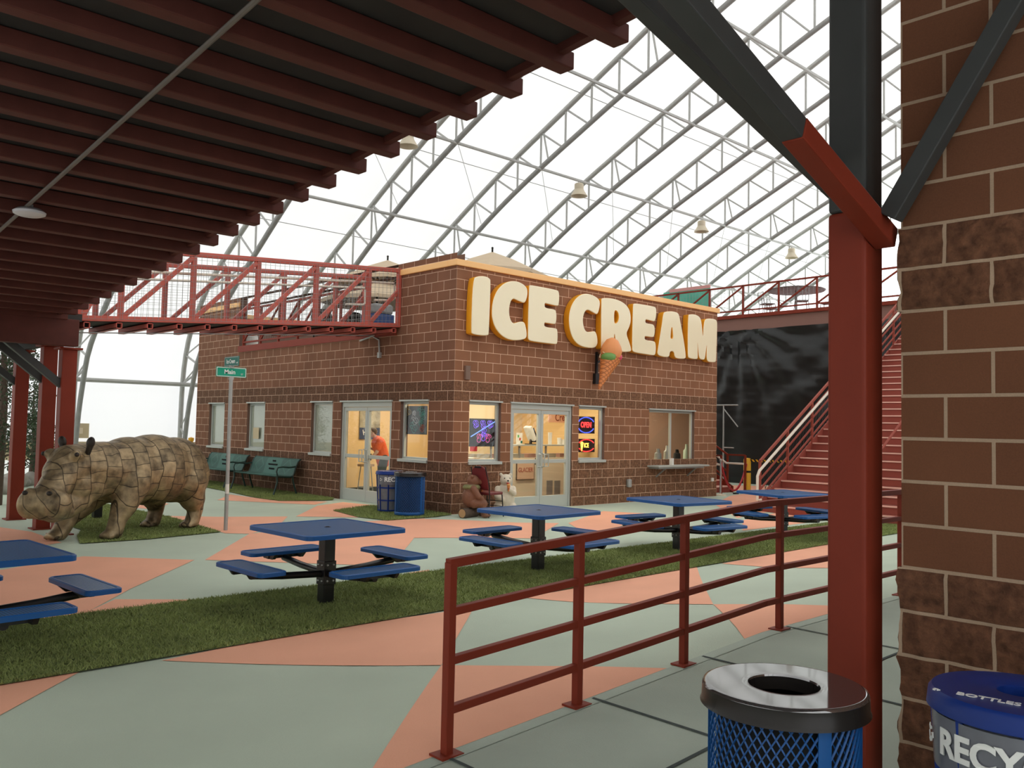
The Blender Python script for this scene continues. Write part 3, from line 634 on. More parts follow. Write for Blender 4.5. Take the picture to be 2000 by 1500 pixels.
mb = MB(); mb.tube([(-.03, q0[1]+.5, 3.62), (-.03, q0[1], q0[2]-.02), (-.03, q1[1], q1[2]), (-.03, q2[1], q2[2])], .02, 8); mb.box((-.03, q2[1], q2[2]-.04), (.06, .08, .12)); tag(mb.build('conduit_drop', M_galv), 'grey conduit hooking down the side wall below the footbridge', 'conduit')
# ------------------------------------------------------------------ overhead ramp
RK = .078
def rz(y): return 4.393 - RK*(y+13.27)          # underside of the joists
ramp = thing('elevated_ramp', 'shade-darkened maroon elevated ramp on rows of steel joists overhead', 'ramp', (-8.9, -6, rz(-6)))
XE = -6.78; XL = -11.6
y0 = -10.53; ys = [-10.53, -9.86] + [-9.4+.483*i for i in range(23)]
ys = [-14.2, -13.7, -13.2, -12.7, -12.2, -11.7, -11.15] + ys
SL_ = math.atan(RK)
for y in ys:
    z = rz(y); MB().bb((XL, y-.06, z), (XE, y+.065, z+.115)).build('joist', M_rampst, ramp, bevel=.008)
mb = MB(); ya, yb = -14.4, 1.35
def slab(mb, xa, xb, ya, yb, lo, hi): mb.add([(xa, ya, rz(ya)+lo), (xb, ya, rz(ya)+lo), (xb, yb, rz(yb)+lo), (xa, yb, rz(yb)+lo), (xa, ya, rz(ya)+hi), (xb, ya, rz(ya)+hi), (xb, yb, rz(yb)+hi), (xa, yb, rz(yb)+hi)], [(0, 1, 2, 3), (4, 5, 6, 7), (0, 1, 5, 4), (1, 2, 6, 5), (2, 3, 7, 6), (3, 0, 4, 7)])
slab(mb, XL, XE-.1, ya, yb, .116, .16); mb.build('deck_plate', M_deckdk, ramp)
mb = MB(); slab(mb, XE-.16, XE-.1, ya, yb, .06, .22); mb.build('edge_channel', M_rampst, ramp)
mb = MB(); mb.bb((XL, 1.2, rz(1.3)-.4), (-6.6, 1.42, rz(1.3)+.02)); mb.build('end_girder', M_rampst, ramp, bevel=.01)
zl = rz(1.35); mb = MB(); mb.bb((XL, 1.42, zl+.02), (-6.5, 4.6, zl+.14)); mb.build('landing_plate', M_deckdk, ramp)
for y in (2.4, 3.2, 4.3): MB().bb((XL, y-.06, zl-.16), (-6.55, y+.06, zl+.018)).build('joist', M_rampst, ramp)
mb = MB(); mb.bb((-6.7, 1.42, zl-.3), (-6.58, 4.6, zl+.016)); mb.build('edge_girder', M_deckdk, ramp)
# columns under the landing with knee braces
for n, (px, py, y, lab) in enumerate(((107, 1042, 1.62, 'red steel column right behind the hippo head, rightmost of three'), (75, 1037, 2.55, 'middle of three red steel columns behind the hippo head'), (25, 1016, 4.25, 'leftmost of three red steel columns, left of the hippo'))):
    d = ray([129, 92, 39][n], 780); t = (y-CAM[1])/d[1]; x = CAM[0]+t*d[0]; z0 = g(x, y); zt = rz(1.3)-.4 if n == 0 else zl-.3
    c = thing('steel_column', lab, 'column', (x, y, z0), 0, 'red columns under the ramp landing')
    MB().bb((x-.11, y-.11, z0), (x+.11, y+.11, zt-.03)).build('shaft', M_steel, c, bevel=.012)
    MB().bb((x-.17, y-.17, zt-.03), (x+.17, y+.17, zt)).build('cap_plate', M_steel, c); MB().bb((x-.16, y-.16, z0), (x+.16, y+.16, z0+.02)).build('base_plate', M_steel, c)
    MB().beam((x-.05, y, zt-.62), (x-1.25, y, zt+.36), .11, .11, (0, 1, 0)).build('knee_brace', M_prim, c, bevel=.008)
# conduit and disc under the joists
zc = lambda y: rz(y)-.03
tag(MB().tube([(-8.76, -14, zc(-14)), (-8.76, 1.1, zc(1.1))], .017, 8).build('conduit', M_cond), 'long straight grey conduit running under the dark ramp joists', 'conduit')
q = (-8.72, -4.4, rz(-4.4)-.1); mb = MB().lathe([(.0, .0), (.1, .004), (.135, .02), (.14, .04), (.12, .055)], q, 28)
dd = mb.build('ceiling_disc', mat('disc_white', (.6, .6, .62), .4)); mb = MB().lathe([(.12, .055), (.1, .07), (.03, .075), (.03, .11)], q, 20); mb.build('mount', M_galvd, dd); tag(dd, 'round white disc device hanging from the conduit under the ramp', 'ceiling device')

# ------------------------------------------------------------------ right steel column beside the block wall
cx, cy, ca = -6.60, -11.27, .2
z0 = g(cx, cy); col = thing('steel_column', 'big red and grey steel column in front of the near block wall', 'column', (cx, cy, z0))
ZC = 2.86
mb = MB(); mb.bb((cx-ca/2, cy-ca/2, z0), (cx+ca/2, cy+ca/2, ZC)); mb.build('shaft', M_steel, col, bevel=.02, seg=3)
mb = MB(); mb.bb((cx-ca/2+.001, cy-ca/2+.001, ZC), (cx+ca/2-.001, cy+ca/2-.001, 4.9)); mb.build('upper_shaft', M_prim, col, bevel=.02, seg=3)['label'] = 'bare grey upper shaft'
mb = MB(); mb.bb((cx-.16, cy-.16, z0), (cx+.16, cy+.16, z0+.02)); mb.build('base_plate', M_steel, col)
def brace(px0, py0, px1, py1, y, w, name, m1, m2, split, ext=0):
    a = Vector(PA(px0, py0, 1, y)); b = Vector(PA(px1, py1, 1, y)); d = (b-a).normalized(); a -= d*ext
    if split: c = a.lerp(b, split); MB().beam(a, c, w[0], w[1], (0, 1, 0)).build(name, m1, col, bevel=.006); MB().beam(c, b+d*.8, w[0]*.97, w[1]*.97, (0, 1, 0)).build(name, m2, col, bevel=.006)
    else: MB().beam(a, b+d*.6, w[0], w[1], (0, 1, 0)).build(name, m2, col, bevel=.006)
brace(1727, 462, 1361, 30, cy-ca/2-.055, (.102, .102), 'knee_brace', M_steel, M_prim, .56, .03)
brace(1665, 402, 1345, 92, cy+ca/2+.05, (.085, .085), 'knee_brace', M_prim, M_prim, None)
xx = -6.72; d = ray(1739, 425); a = Vector(CAM+(xx-CAM[0])/d[0]*d); d = ray(1982, 5); t = (xx-CAM[0])/d[0]; b = Vector(CAM+t*d)
MB().beam(a, a+(b-a)*1.3, .09, .09, (1, 0, 0)).build('knee_brace', M_prim, col, bevel=.006)

# near block wall and its building
NX, NY, NZ = -6.64, -11.517, .1
def rough(name, y0_, y1_, z0_, z1_):
    ny = int((y1_-y0_)/.03); nz = max(2, int((z1_-z0_)/.03)); vs = []; fs = []
    for i in range(ny+1):
        for j in range(nz+1):
            y = y0_+(y1_-y0_)*i/ny; z = z0_+(z1_-z0_)*j/nz; row = (z-NZ)/.2032; fr = abs(row-round(row)); u = (NY-y)/.4064 + (.5 if int(math.floor(row)) % 2 == 0 else 0); fu = abs(u-round(u))
            e = min(1, min(fr*.2032, fu*.4064)/.012) if i < ny else 1
            dsp = e*(.012+.022*(noise.noise(Vector((y*9, z*9, 3)))+.5*noise.noise(Vector((y*24, z*24, 1)))))
            vs.append((NX-max(-.002, dsp), y + (max(0, dsp)*.6 if i == ny else 0), z))
    for i in range(ny):
        for j in range(nz): fs.append((i*(nz+1)+j, (i+1)*(nz+1)+j, (i+1)*(nz+1)+j+1, i*(nz+1)+j+1))
    mb = MB().add(vs, fs, 0, True)
    k = len(mb.v); vs2 = [vs[ny*(nz+1)+j] for j in range(nz+1)] + [(NX+.2, NY+.004, z0_+(z1_-z0_)*j/nz) for j in range(nz+1)]
    mb.add(vs2, [(j, nz+1+j, nz+2+j, j+1) for j in range(nz)])
    return mb
wr = MB(); wr.add([(NX, -18, -.5), (NX, NY, -.5), (NX, NY, 5.4), (NX, -18, 5.4)], [(0, 1, 2, 3)]); wr.add([(NX, NY, -.5), (3.5, NY, -.5), (3.5, NY, 5.4), (NX, NY, 5.4)], [(0, 1, 2, 3)]); wr.add([(NX, -18, 5.4), (NX, NY, 5.4), (3.5, NY, 5.4), (3.5, -18, 5.4)], [(0, 1, 2, 3)])
nuv = lambda c: (((NY-c.y) if c.x < NX+.3 else (c.x-NX)+.2032) + 0, c.z-NZ)
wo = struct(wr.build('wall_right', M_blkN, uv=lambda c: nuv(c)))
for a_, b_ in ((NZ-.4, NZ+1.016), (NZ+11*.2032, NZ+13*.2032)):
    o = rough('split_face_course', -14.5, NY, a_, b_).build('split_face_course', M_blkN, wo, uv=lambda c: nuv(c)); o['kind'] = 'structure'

# ------------------------------------------------------------------ footbridge
br = thing('footbridge', 'red steel truss footbridge sloping up to the shop roof', 'footbridge', (-3.25, 2.5, 3.5))
def bz(x): return 3.83 + .0765*x         # underside of bottom chord
XB = -6.48; HB = 1.22
yn, yf = 1.9, 3.2
px_ = [-6.4, -5.76, -4.53, -3.29, -2.05, -.81, -.05]
for y, nm in ((yn, 'near'), (yf, 'far')):
    MB().beam((XB, y, bz(XB)+.04), (-.01, y, bz(0)+.04), .09, .09).build('bottom_chord', M_steelb, br, bevel=.006)
    MB().beam((-6.0 if y == yf else XB, y, bz(-6.2)+HB), (-.01, y, bz(0)+HB), .085, .085).build('top_chord', M_steelb, br, bevel=.006)
    for x in px_: MB().beam((x, y, bz(x)+.08), (x, y, bz(x)+HB-.04), .085, .085).build('post', M_steelb, br, bevel=.006)
    for a, b in zip(px_[:-1], px_[1:]):
        hh = HB-.06 if b < -.1 else HB*.62
        MB().beam((a+.05, y, bz(a)+.09), (b-.04, y, bz(b)+hh), .075, .075, (0, 1, 0)).build('diagonal_brace', M_steelb, br, bevel=.005)
    for a, b in zip(px_[:-1], px_[1:]):
        mb = MB(); n = int((b-a)/.1); yy = y-.05
        for i in range(n+1): x = a+.02+.1*i; mb.beam((x, yy, bz(x)+.03), (x, yy, bz(x)+HB), .0045)
        for j in range(13): mb.beam((a, yy, bz(a)+.03+.1*j), (b, yy, bz(b)+.03+.1*j), .0045)
        mb.build('wire_mesh', M_galvd, br)
mb = MB()
mb.add([(XB, yn+.02, bz(XB)-.012), (0, yn+.02, bz(0)-.012), (0, yf-.02, bz(0)-.012), (XB, yf-.02, bz(XB)-.012), (XB, yn+.02, bz(XB)+.03), (0, yn+.02, bz(0)+.03), (0, yf-.02, bz(0)+.03), (XB, yf-.02, bz(XB)+.03)], [(0, 1, 2, 3), (4, 5, 6, 7), (0, 1, 5, 4), (1, 2, 6, 5), (2, 3, 7, 6), (3, 0, 4, 7)])
mb.build('floor_plate', M_deckdk, br)
for i in range(13):
    x = -6.3+.51*i; z = bz(x)-.075
    t = MB(); s_ = .05
    t.bb((x-s_, yn-.06, z-s_), (x+s_, yf+.06, z-s_+.012)); t.bb((x-s_, yn-.06, z+s_-.012), (x+s_, yf+.06, z+s_)); t.bb((x-s_, yn-.06, z-s_), (x-s_+.012, yf+.06, z+s_)); t.bb((x+s_-.012, yn-.06, z-s_), (x+s_, yf+.06, z+s_)); t.bb((x-s_+.012, yn+.02, z-s_+.012), (x+s_-.012, yn+.03, z+s_-.012), 1)
    t.build('floor_beam', [M_steelb, M_dark], br)
for y, x1 in ((yn+.15, -.06), (yf-.12, -.12)):
    zz = lambda x: 4.79 + .0905*(x+.06)
    MB().tube([(-6.2, y, zz(-6.2)), (x1-.02, y, zz(x1)), (x1, y, zz(x1)-.04), (x1, y, zz(x1)-.34), (x1-.05, y, zz(x1)-.38), (x1-.5, y, zz(x1)-.42)], .024, 8).build('handrail', M_whiterail, br)
MB().tube([(XB, yn, bz(XB)-.2), (-.5, yn+.2, bz(-.5)-.17)], .01, 5).build('cable', M_galvd, br)

# ------------------------------------------------------------------ foreground railing
rail = thing('ramp_railing', 'red four-bar steel railing along the foreground walkway', 'railing', (-5, -9.53, .1))
rx = [-7.78, -6.73, -5.60, -4.27, -3.1, -1.9, -.7, .5]; yR = -9.53
for x in rx:
    z = g(x, yR); MB().beam((x, yR, z), (x, yR, z+1.067-.02), .052, .052, (0, 1, 0)).build('post', M_steel, rail, bevel=.005)
    MB().bb((x-.075, yR-.06, z), (x+.075, yR+.06, z+.012)).build('base_plate', M_steel, rail)
kx = [rx[0]-.02, -6.7, -5.6, -4.5, -3.0, .5]
for k, f in enumerate((1, .75, .5, .25)):
    t = MB()
    for a, b in zip(kx[:-1], kx[1:]): t.beam((a, yR, g(a, yR)+1.067*f-.024), (b, yR, g(b, yR)+1.067*f-.024), .05 if k == 0 else .045)
    t.build('top_rail' if k == 0 else 'rail', M_steel, rail, bevel=.004)

# ------------------------------------------------------------------ upper deck, tarp and stairs on the right
XD = 16.4
dk = thing('upper_deck', 'maroon edge of an upper deck behind the shop and stairs', 'deck', (XD, -2, 5.3))
zb, zt = 5.33, 5.95
MB().bb((XD, -14, zb), (XD+.25, 9, zt-.12)).build('edge_beam', mat('dusty_maroon', (.26, .13, .1), .7), dk); MB().bb((XD-.12, -14, zt-.12), (XD+6, 9, zt)).build('deck_plate', M_steel, dk)
rl = thing('deck_railing', 'maroon truss railing with wire mesh along the upper deck edge', 'railing', (XD, -2, zt))
dy = [8-1.42*i for i in range(14)]
MB().beam((XD, 8.5, zt+1.06), (XD, -11, zt+1.06), .06).build('top_rail', M_steel, rl); MB().beam((XD, 8.5, zt+.16), (XD, -11, zt+.16), .05).build('bottom_rail', M_steel, rl)
for y in dy: MB().beam((XD, y, zt), (XD, y, zt+1.06), .06).build('post', M_steel, rl)
for a, b in zip(dy[:-1], dy[1:]): MB().beam((XD, a-.05, zt+.2), (XD, b+.03, zt+1.02), .05).build('brace', M_steel, rl)
mb = MB()
for i in range(130): mb.beam((XD, 8.3-.14*i, zt+.16), (XD, 8.3-.14*i, zt+1.05), .006)
for j in range(7): mb.beam((XD, 8.4, zt+.2+.13*j), (XD, -10, zt+.2+.13*j), .006)
mb.build('wire_mesh', M_galvd, rl)
for y in (-13.5, -9.5, 8.5): tag(MB().bb((XD+.5, y-.12, -.1), (XD+.75, y+.12, zb)).build('deck_post', M_steel), 'maroon post under the upper deck behind the black tarp', 'post', 'posts under the upper deck')
# tarp with folds fanning out from its upper corners
ny, nz = 120, 70; vs = []
for i in range(ny+1):
    y = 9-21*i/ny
    for j in range(nz+1):
        v = j/nz; z = zb+.06-(zb+.2)*v
        d = 0
        for cy_, a in ((3.9, 1.0), (-1.6, .8), (-7, .8)):
            dx_ = (y-cy_); dz_ = (zb+.4-z); r_ = math.hypot(dx_, dz_)+.15; th = math.atan2(dx_, dz_)
            d += a*.075*math.sin(th*19+cy_+.6*math.sin(r_))*math.exp(-r_*.32)*min(1, r_*1.2)
        d += .03*noise.noise(Vector((y*.8, z*1.5, 2))) + .028*abs(math.sin(z*3.1+.9*math.sin(y*.8)+y*.5))*math.exp(-((z-3.4)/1.8)**2) + .02*noise.noise(Vector((y*3.4, z*5, 9))) + .03*abs(noise.noise(Vector((y*1.6+z*1.1, z*.9, 5))))
        fold = 0 if abs((z*1.15) % 1-.5) > .02 else .012
        vs.append((XD-.06-d*1.25-fold, y, z))
mb = MB().add(vs, [(i*(nz+1)+j, (i+1)*(nz+1)+j, (i+1)*(nz+1)+j+1, i*(nz+1)+j+1) for i in range(ny) for j in range(nz)], 0, True)
tag(mb.build('tarp', M_tarp, fixn=False), 'wrinkled black plastic sheet hanging below the upper deck', 'tarp')
# long flight of stairs
st = thing('staircase', 'long maroon steel staircase rising to the upper deck', 'staircase', (7.1, -4.6, -.1))
SY0, SY1 = -2.62, -7.2; x0 = 7.02; TR, RI = .297, .1785; z0 = -.1; n = 33
M_nose = mat('worn_tread_edge', (.85, .5, .4), .6)
for k in range(n):
    x = x0+TR*k; z = z0+RI*(k+1); t = MB(); t.bb((x, SY1, z-RI), (x+.02, SY0, z-.012)); t.bb((x-.02, SY1, z-.03), (x+TR+.02, SY0, z-.004)); t.bb((x-.024, SY1+.01, z-.03), (x+.04, SY0-.01, z), 1)
    t.build('step', [M_stair, M_nose], st)
sl = RI/TR; xe = x0+TR*n
for y, nm in ((SY0, 0), (SY1, 1)):
    t = MB(); d = .02
    t.prism([(x0-.1, z0), (x0+.25, z0), (xe, z0+RI*n-.28), (xe, z0+RI*n+.1), (x0-.1, z0+.2)], y-d+.02, y+d+.02, fn=lambda u, v, w: (u, w, v)); t.build('stringer', M_stair, st)
    zl_ = lambda x, h: z0+sl*(x-x0)+h
    for h, r_ in ((1.2, .03), (1.0, .022), (.55, .02), (.35, .02), (.78, .02)): MB().beam((x0-.05, y, zl_(x0-.05, h)), (xe, y, zl_(xe, h)), r_*1.7).build('rail', M_stair, st)
    for k in range(0, n+1, 4): x = x0+TR*k+ (0 if k else -.05); MB().beam((x, y, max(z0, zl_(x, 0))), (x, y, zl_(x, 1.2)), .05).build('post', M_stair, st)
    MB().tube([(x0-.15, y-.09, .2), (x0-.3, y-.09, .2), (x0-.3, y-.09, .74), (x0-.22, y-.09, .86), (xe, y-.09, zl_(xe, .98))], .032, 8).build('handrail', M_whiterail, st)
    mb = MB()
    for k in range(60): x = x0+.1+k*.16; mb.beam((x, y+.03, zl_(x, .15)), (x+.5, y+.03, zl_(x+.5, .95)), .008); mb.beam((x, y+.03, zl_(x, .95)), (x+.2, y+.03, zl_(x+.2, .15)), .008)
    mb.build('wire_mesh', M_black, st)
q = PA(1640, 925, 2, .9); MB().tube([(x0+.2, -5.0, -.1), (x0+.2, -5.0, .85), (x0+.3, -5, 1.05), (xe, -5, z0+RI*n+.9)], .028, 8).build('centre_handrail', M_stair, st)
# short flight going up behind the shop
s2 = thing('small_staircase', 'short maroon staircase with white handrail behind the right shop corner', 'staircase', (11.0, 1.0, -.05))
bx = 10.3
for k in range(9): t = MB(); t.bb((bx, 1.1+.28*k, -.06), (bx+1.25, 1.14+.28*k, .12+.17*k)); t.bb((bx, 1.08+.28*k, .1+.17*k), (bx+1.25, 1.4+.28*k, .13+.17*k), 1); t.build('step', [M_stair, M_nose], s2)
for x in (bx, bx+1.25):
    t = MB(); t.prism([(1.0, -.06), (1.35, -.06), (3.6, 1.3), (3.6, 1.65), (1.0, .12)], x-.015, x+.015, fn=lambda u, v, w: (w, u, v)); t.build('stringer', M_steel, s2)
    for h in (1.0, .72, .5, .28): MB().beam((x, 1.2, .05+h), (x, 3.6, 1.5+h), .045).build('rail', M_steel, s2)
    MB().beam((x, .6, .05+1.0), (x, 1.2, .05+1.0), .045).build('rail', M_steel, s2)
    for y, z in ((.6, -.06), (1.2, -.06), (2.6, .85)): MB().beam((x, y, z), (x, y, 1.05 if y < 1.5 else 1.9), .05).build('post', M_steel, s2)
    MB().tube([(x-.06, .62, .8), (x-.06, 1.2, .8), (x-.06, 3.6, 2.25)], .03, 8).build('handrail', M_whiterail, s2)
# stanchion with red rope, yellow bollards and barrier tape
b = gp(1407, 968); sn = thing('rope_stanchion', 'grey rope stanchion at the right corner of the shop', 'stanchion', b)
MB().lathe([(.0, 0), (.16, 0), (.16, .03), (.03, .05), (.025, .06)], b, 24).build('base', M_offw, sn); MB().lathe([(.024, .05), (.024, .93), (.035, .94), (.035, .98), (.015, 1.0), (.0, 1.01)], b, 12).build('pole', M_galv, sn)
e = gp(1459, 962); bo = thing('bollard', 'yellow bollard post between the red rope and the striped tape', 'bollard', e)
zt_ = PA(1459, 895, 1, e[1])[2]; MB().lathe([(.0, 0), (.11, 0), (.11, zt_-e[2]-.05), (.09, zt_-e[2]), (.0, zt_-e[2]+.01)], e, 16).build('post', M_ylw, bo)
MB().lathe([(.112, .6), (.112, .66)], e, 16).build('band', M_dark, bo)
pa = Vector((b[0], b[1], b[2]+.9)); pb = Vector((e[0], e[1], e[2]+.95)); pts = [pa.lerp(pb, t/14)-Vector((0, 0, 1.1*4*(t/14)*(1-t/14)*.75)) for t in range(15)]
tag(MB().tube(pts, .03, 8).build('velvet_rope', M_red), 'red rope sagging between the stanchion and yellow bollard', 'rope')
mpt = pts[7]; sg = MB().box((mpt.x, mpt.y-.05, mpt.z-.3), (.28, .02, .5)); so = sg.build('hanging_sign', M_dark); place_text('lettering', 'VIP', .14, M_txt, so, (mpt.x, mpt.y-.062, mpt.z-.26), (1, -.1, 0), (0, 0, 1), .001); tag(so, 'small dark sign hung at the low point of the red rope', 'sign')
b2 = (b[0]+ .0, b[1], 0); e2 = Vector((13.2, -1.0, -.1)); 
tp = MB(); A_ = Vector((e[0], e[1], zt_-.03)); B_ = Vector((12.5, -2.4, .95)); nseg = 26
for k in range(nseg):
    p = A_.lerp(B_, k/nseg); q_ = A_.lerp(B_, (k+1)/nseg); sh = (q_-p)*.5
    tp.add([p+Vector((0, 0, .0)), p+sh, p+sh+sh+Vector((0, 0, -.07)), p+sh+Vector((0, 0, -.07))], [(0, 1, 2, 3)], 0); tp.add([p+sh, q_, q_+sh+Vector((0, 0, -.07)), q_+Vector((0, 0, -.07))], [(0, 1, 2, 3)], 1)
tag(tp.build('barrier_tape', [M_ylw, M_dark], fixn=False), 'yellow and black striped barrier tape behind the stairs', 'tape')
tag(MB().lathe([(.1, 0), (.1, 1.0), (.0, 1.02)], (12.55, -2.45, -.1), 14).build('bollard', M_ylw), 'yellow bollard half hidden behind the stair railing', 'bollard')
q = PA(372, 890, 1, 14.5); tag(MB().lathe([(.07, 0), (.07, 1.12), (.09, 1.13), (.09, 1.22), (.0, 1.25)], (q[0], 14.5, -.05), 14).build('bollard', M_ylw), 'yellow bollard at the far left corner of the shop, behind the hippo', 'bollard')
q = PA(1413, 850, 0, 14.2); ms = thing('metal_stand', 'thin white metal stand frame in front of the black tarp', 'stand', (14.2, q[1], -.1)); y = q[1]
MB().tube([(14.2, y, -.1), (14.2, y, 2.62)], .025, 6).build('pole', M_galv, ms); MB().tube([(14.2, y+.45, 2.62), (14.2, y-.55, 2.62)], .025, 6).build('crossbar', M_galv, ms); MB().tube([(14.2, y, 2.5), (14.2, y-.55, 1.9)], .02, 6).build('strut', M_galv, ms); MB().tube([(14.2, y, 1.2), (14.2, y-.4, 1.2)], .02, 6).build('strut', M_galv, ms)
# ------------------------------------------------------------------ picnic tables
def rrect(hx, hy, r, n=5):
    P = []
    for cx_, cy_, a0 in ((hx-r, hy-r, 0), (-hx+r, hy-r, 90), (-hx+r, -hy+r, 180), (hx-r, -hy+r, 270)):
        for k in range(n+1): a = math.radians(a0+90*k/n); P.append((cx_+r*math.cos(a), cy_+r*math.sin(a)))
    return P
def pad(mb, hx, hy, r, z, th, hole=None):       # coated slab: rolled rim (mat 0), expanded-metal field (mat 1)
    A = rrect(hx, hy, r); B = rrect(hx-.012, hy-.012, r-.01); Cc = rrect(hx-.03, hy-.03, r-.02); n = len(A)
    vs = [(u, v, z-th) for u, v in A] + [(u, v, z-.008) for u, v in A] + [(u, v, z) for u, v in B] + [(u, v, z-.002) for u, v in Cc] + [(u, v, z-.006) for u, v in Cc] + [(u, v, z-th) for u, v in Cc]
    fs = [(k*n+i, k*n+(i+1) % n, (k+1)*n+(i+1) % n, (k+1)*n+i) for k in range(4) for i in range(n)] + [(i, 5*n+i, 5*n+(i+1) % n, (i+1) % n) for i in range(n)]
    mb.add(vs, fs, 0); mb.add([(u, v, z-.006) for u, v in Cc], [tuple(range(n))], 1); mb.add([(u, v, z-.02) for u, v in Cc], [tuple(range(n))[::-1]], 1)
TH = .785
tb = thing('picnic_table', '', 'table', (0, 0, 0), 0, 'blue picnic tables on the turf strip')
mb = MB(); pad(mb, .585, .585, .07, TH, .048); mb.build('tabletop', [M_blue, M_bluem], tb, local=True)
MB().lathe([(.035, TH-.005), (.033, TH-.002), (.02, TH-.002), (.02, TH-.03)], n=18).build('umbrella_hole', M_black, tb, local=True)
MB().bb((-.062, -.062, -.05), (.062, .062, TH-.05)).build('pedestal', M_black, tb, bevel=.008, local=True)
mb = MB(); [mb.beam((sx*.05, sy*.05, TH-.055), (sx*.4, sy*.4, TH-.055), .05, .012) for sx in (-1, 1) for sy in (-1, 1)]; mb.build('top_bracket', M_black, tb, local=True)
mb = MB(); mb.bb((-.072, -.072, .2), (.072, .072, .44)); mb.build('collar', M_black, tb, bevel=.006, local=True)
for a in range(4):
    R = Matrix.Rotation(a*PI/2, 3, 'Z')
    for x in (-.035, .035):
        for z in (.24, .4): MB().ball(R @ Vector((x, -.074, z)), .012, 8, 6).build('collar_bolt', M_bolt, tb, local=True)
for a in range(4):
    R = Matrix.Rotation(a*PI/2, 3, 'Z'); q = lambda x, y, z: R @ Vector((x, y, z))
    MB().tube([q(.06, 0, .31), q(.5, 0, .335), q(.84, 0, .37)], .035, 10).build('arm', M_black, tb, local=True)
    t = MB()
    for y in (-.17, .17): t.add([q(.7, y-.02, .425), q(.98, y-.02, .425), q(.94, y-.02, .37), q(.76, y-.02, .37), q(.7, y+.02, .425), q(.98, y+.02, .425), q(.94, y+.02, .37), q(.76, y+.02, .37)], [(0, 1, 2, 3), (7, 6, 5, 4), (0, 4, 5, 1), (2, 6, 7, 3), (1, 5, 6, 2), (0, 3, 7, 4)])
    t.beam(q(.84, -.2, .385), q(.84, .2, .385), .04, .03)
    t.build('seat_bracket', M_black, tb, local=True)
    t = MB(); pad(t, .145, .455, .06, .465, .042); t.v = [tuple(q(v[0]+.85, v[1], v[2])) for v in t.v]; t.build('seat', [M_blue, M_bluem], tb, local=True)
TP = [(-9.27, -5.5, .06, 'blue picnic table at the left edge of the photo, partly cut off'), (-6.1, -5.47, .03, 'blue picnic table nearest in full view, left of the red railing'), (-2.9, -5.33, .03, 'blue picnic table in front of the glass shop doors'), (.2, -5.27, -.16, 'blue picnic table before the service window, third from the left in full view'), (3.2, -5.33, -.3, 'blue picnic table in front of the long staircase')]
for i, (x, y, r, lab) in enumerate(TP):
    z = g(x, y)
    if i == 0: tb.location = (x, y, z); tb.rotation_euler = (0, 0, r); tb['label'] = lab
    else: dup(tb, (x, y, z), r, lab)

# ------------------------------------------------------------------ bins
def mesh_bin(R, H, N_, name, label, loc, rz=0, group=None):
    t = thing(name, label, 'trash can', loc, rz, group)
    mb = MB(); seg = 26; wd = .0031
    for fam in (1, -1):
        for k in range(N_):
            vs = []; fs = []
            for s_ in range(seg+1):
                a = 2*PI*k/N_ + fam*s_/seg*(H-.1)/.052*.033/R; z = .06+(H-.1)*s_/seg
                for da, rr in ((-wd/R, R), (wd/R, R+.004*fam), (wd/R, R-.004), (-wd/R, R-.004)): vs.append((rr*math.cos(a+da), rr*math.sin(a+da), z))
            for s_ in range(seg):
                for e in range(4): fs.append((s_*4+e, s_*4+(e+1) % 4, s_*4+4+(e+1) % 4, s_*4+4+e))
            mb.add(vs, fs)
    mb.build('lattice_body', M_blue, t, local=True, fixn=False)
    for k in range(3):
        a0 = math.radians(215+120*k); m2 = MB(); vs = []
        for i in range(5):
            a = a0-.09+.045*i
            for rr, z in ((R+.006, .02), (R+.006, H-.03), (R+.001, .02), (R+.001, H-.03)): vs.append((rr*math.cos(a), rr*math.sin(a), z))
        fs = [(i*4, i*4+4, i*4+5, i*4+1) for i in range(4)] + [(i*4+2, i*4+3, i*4+7, i*4+6) for i in range(4)] + [(0, 1, 3, 2), (16, 18, 19, 17)]
        m2.add(vs, fs); m2.build('upright_strap', M_blue, t, local=True)
        m3 = MB(); a = a0; m3.ball(((R+.008)*math.cos(a), (R+.008)*math.sin(a), H-.06), .011, 8, 6); m3.build('rivet', M_bolt, t, local=True)
    MB().lathe([(R, .02), (R+.008, .03), (R+.008, .07), (R, .08)], n=40).build('bottom_ring', M_blue, t, local=True)
    MB().lathe([(.0, .07), (R-.03, .07), (R-.03, H-.05)], n=32).build('liner', M_dark, t, local=True)
    RL = R+.025; ri = .135
    ld = MB().lathe([(RL+.006, H-.012), (RL+.001, H-.003), (RL-.006, H), (RL-.012, H), (RL-.03, H), (ri+.03, H), (ri+.01, H), (ri+.003, H-.001), (ri, H-.008)], n=64).build('lid', M_lidblk, t, local=True); MB().lathe([(RL, H-.085), (RL+.014, H-.08), (RL+.008, H-.066), (RL+.006, H-.012)], n=64).build('lid_rim', M_rim, ld, local=True); MB().lathe([(ri, H-.008), (ri, H-.06)], n=40).build('opening_collar', M_rim, ld, local=True)
    return t
c1 = CAM+3.42/ (1)*np.array(ray(1531, 1333))
near_can = mesh_bin(.285, .84, 52, 'trash_can', 'blue lattice trash can with open black lid in the near foreground', (c1[0], c1[1], c1[2]-.845), .42, 'blue lattice trash cans')
q = gp(814, 1010); z = g(q[0], q[1]); far_can = dup(near_can, (q[0]+.02, q[1]+.27, z+.012), 1.2, 'blue lattice trash can with black lid at the shop corner')
def text_on_cyl(name, body, size, m, parent, R, z, a_mid, bold=0.):
    me = text_mesh(body, size, .002, bold); me.materials.clear(); me.materials.append(m)
    for v in me.vertices: a = a_mid + v.co.x/R; rr = R+v.co.z+.002; v.co = Vector((rr*math.cos(a), rr*math.sin(a), z+v.co.y))
    return link(name, me, parent, local=True)
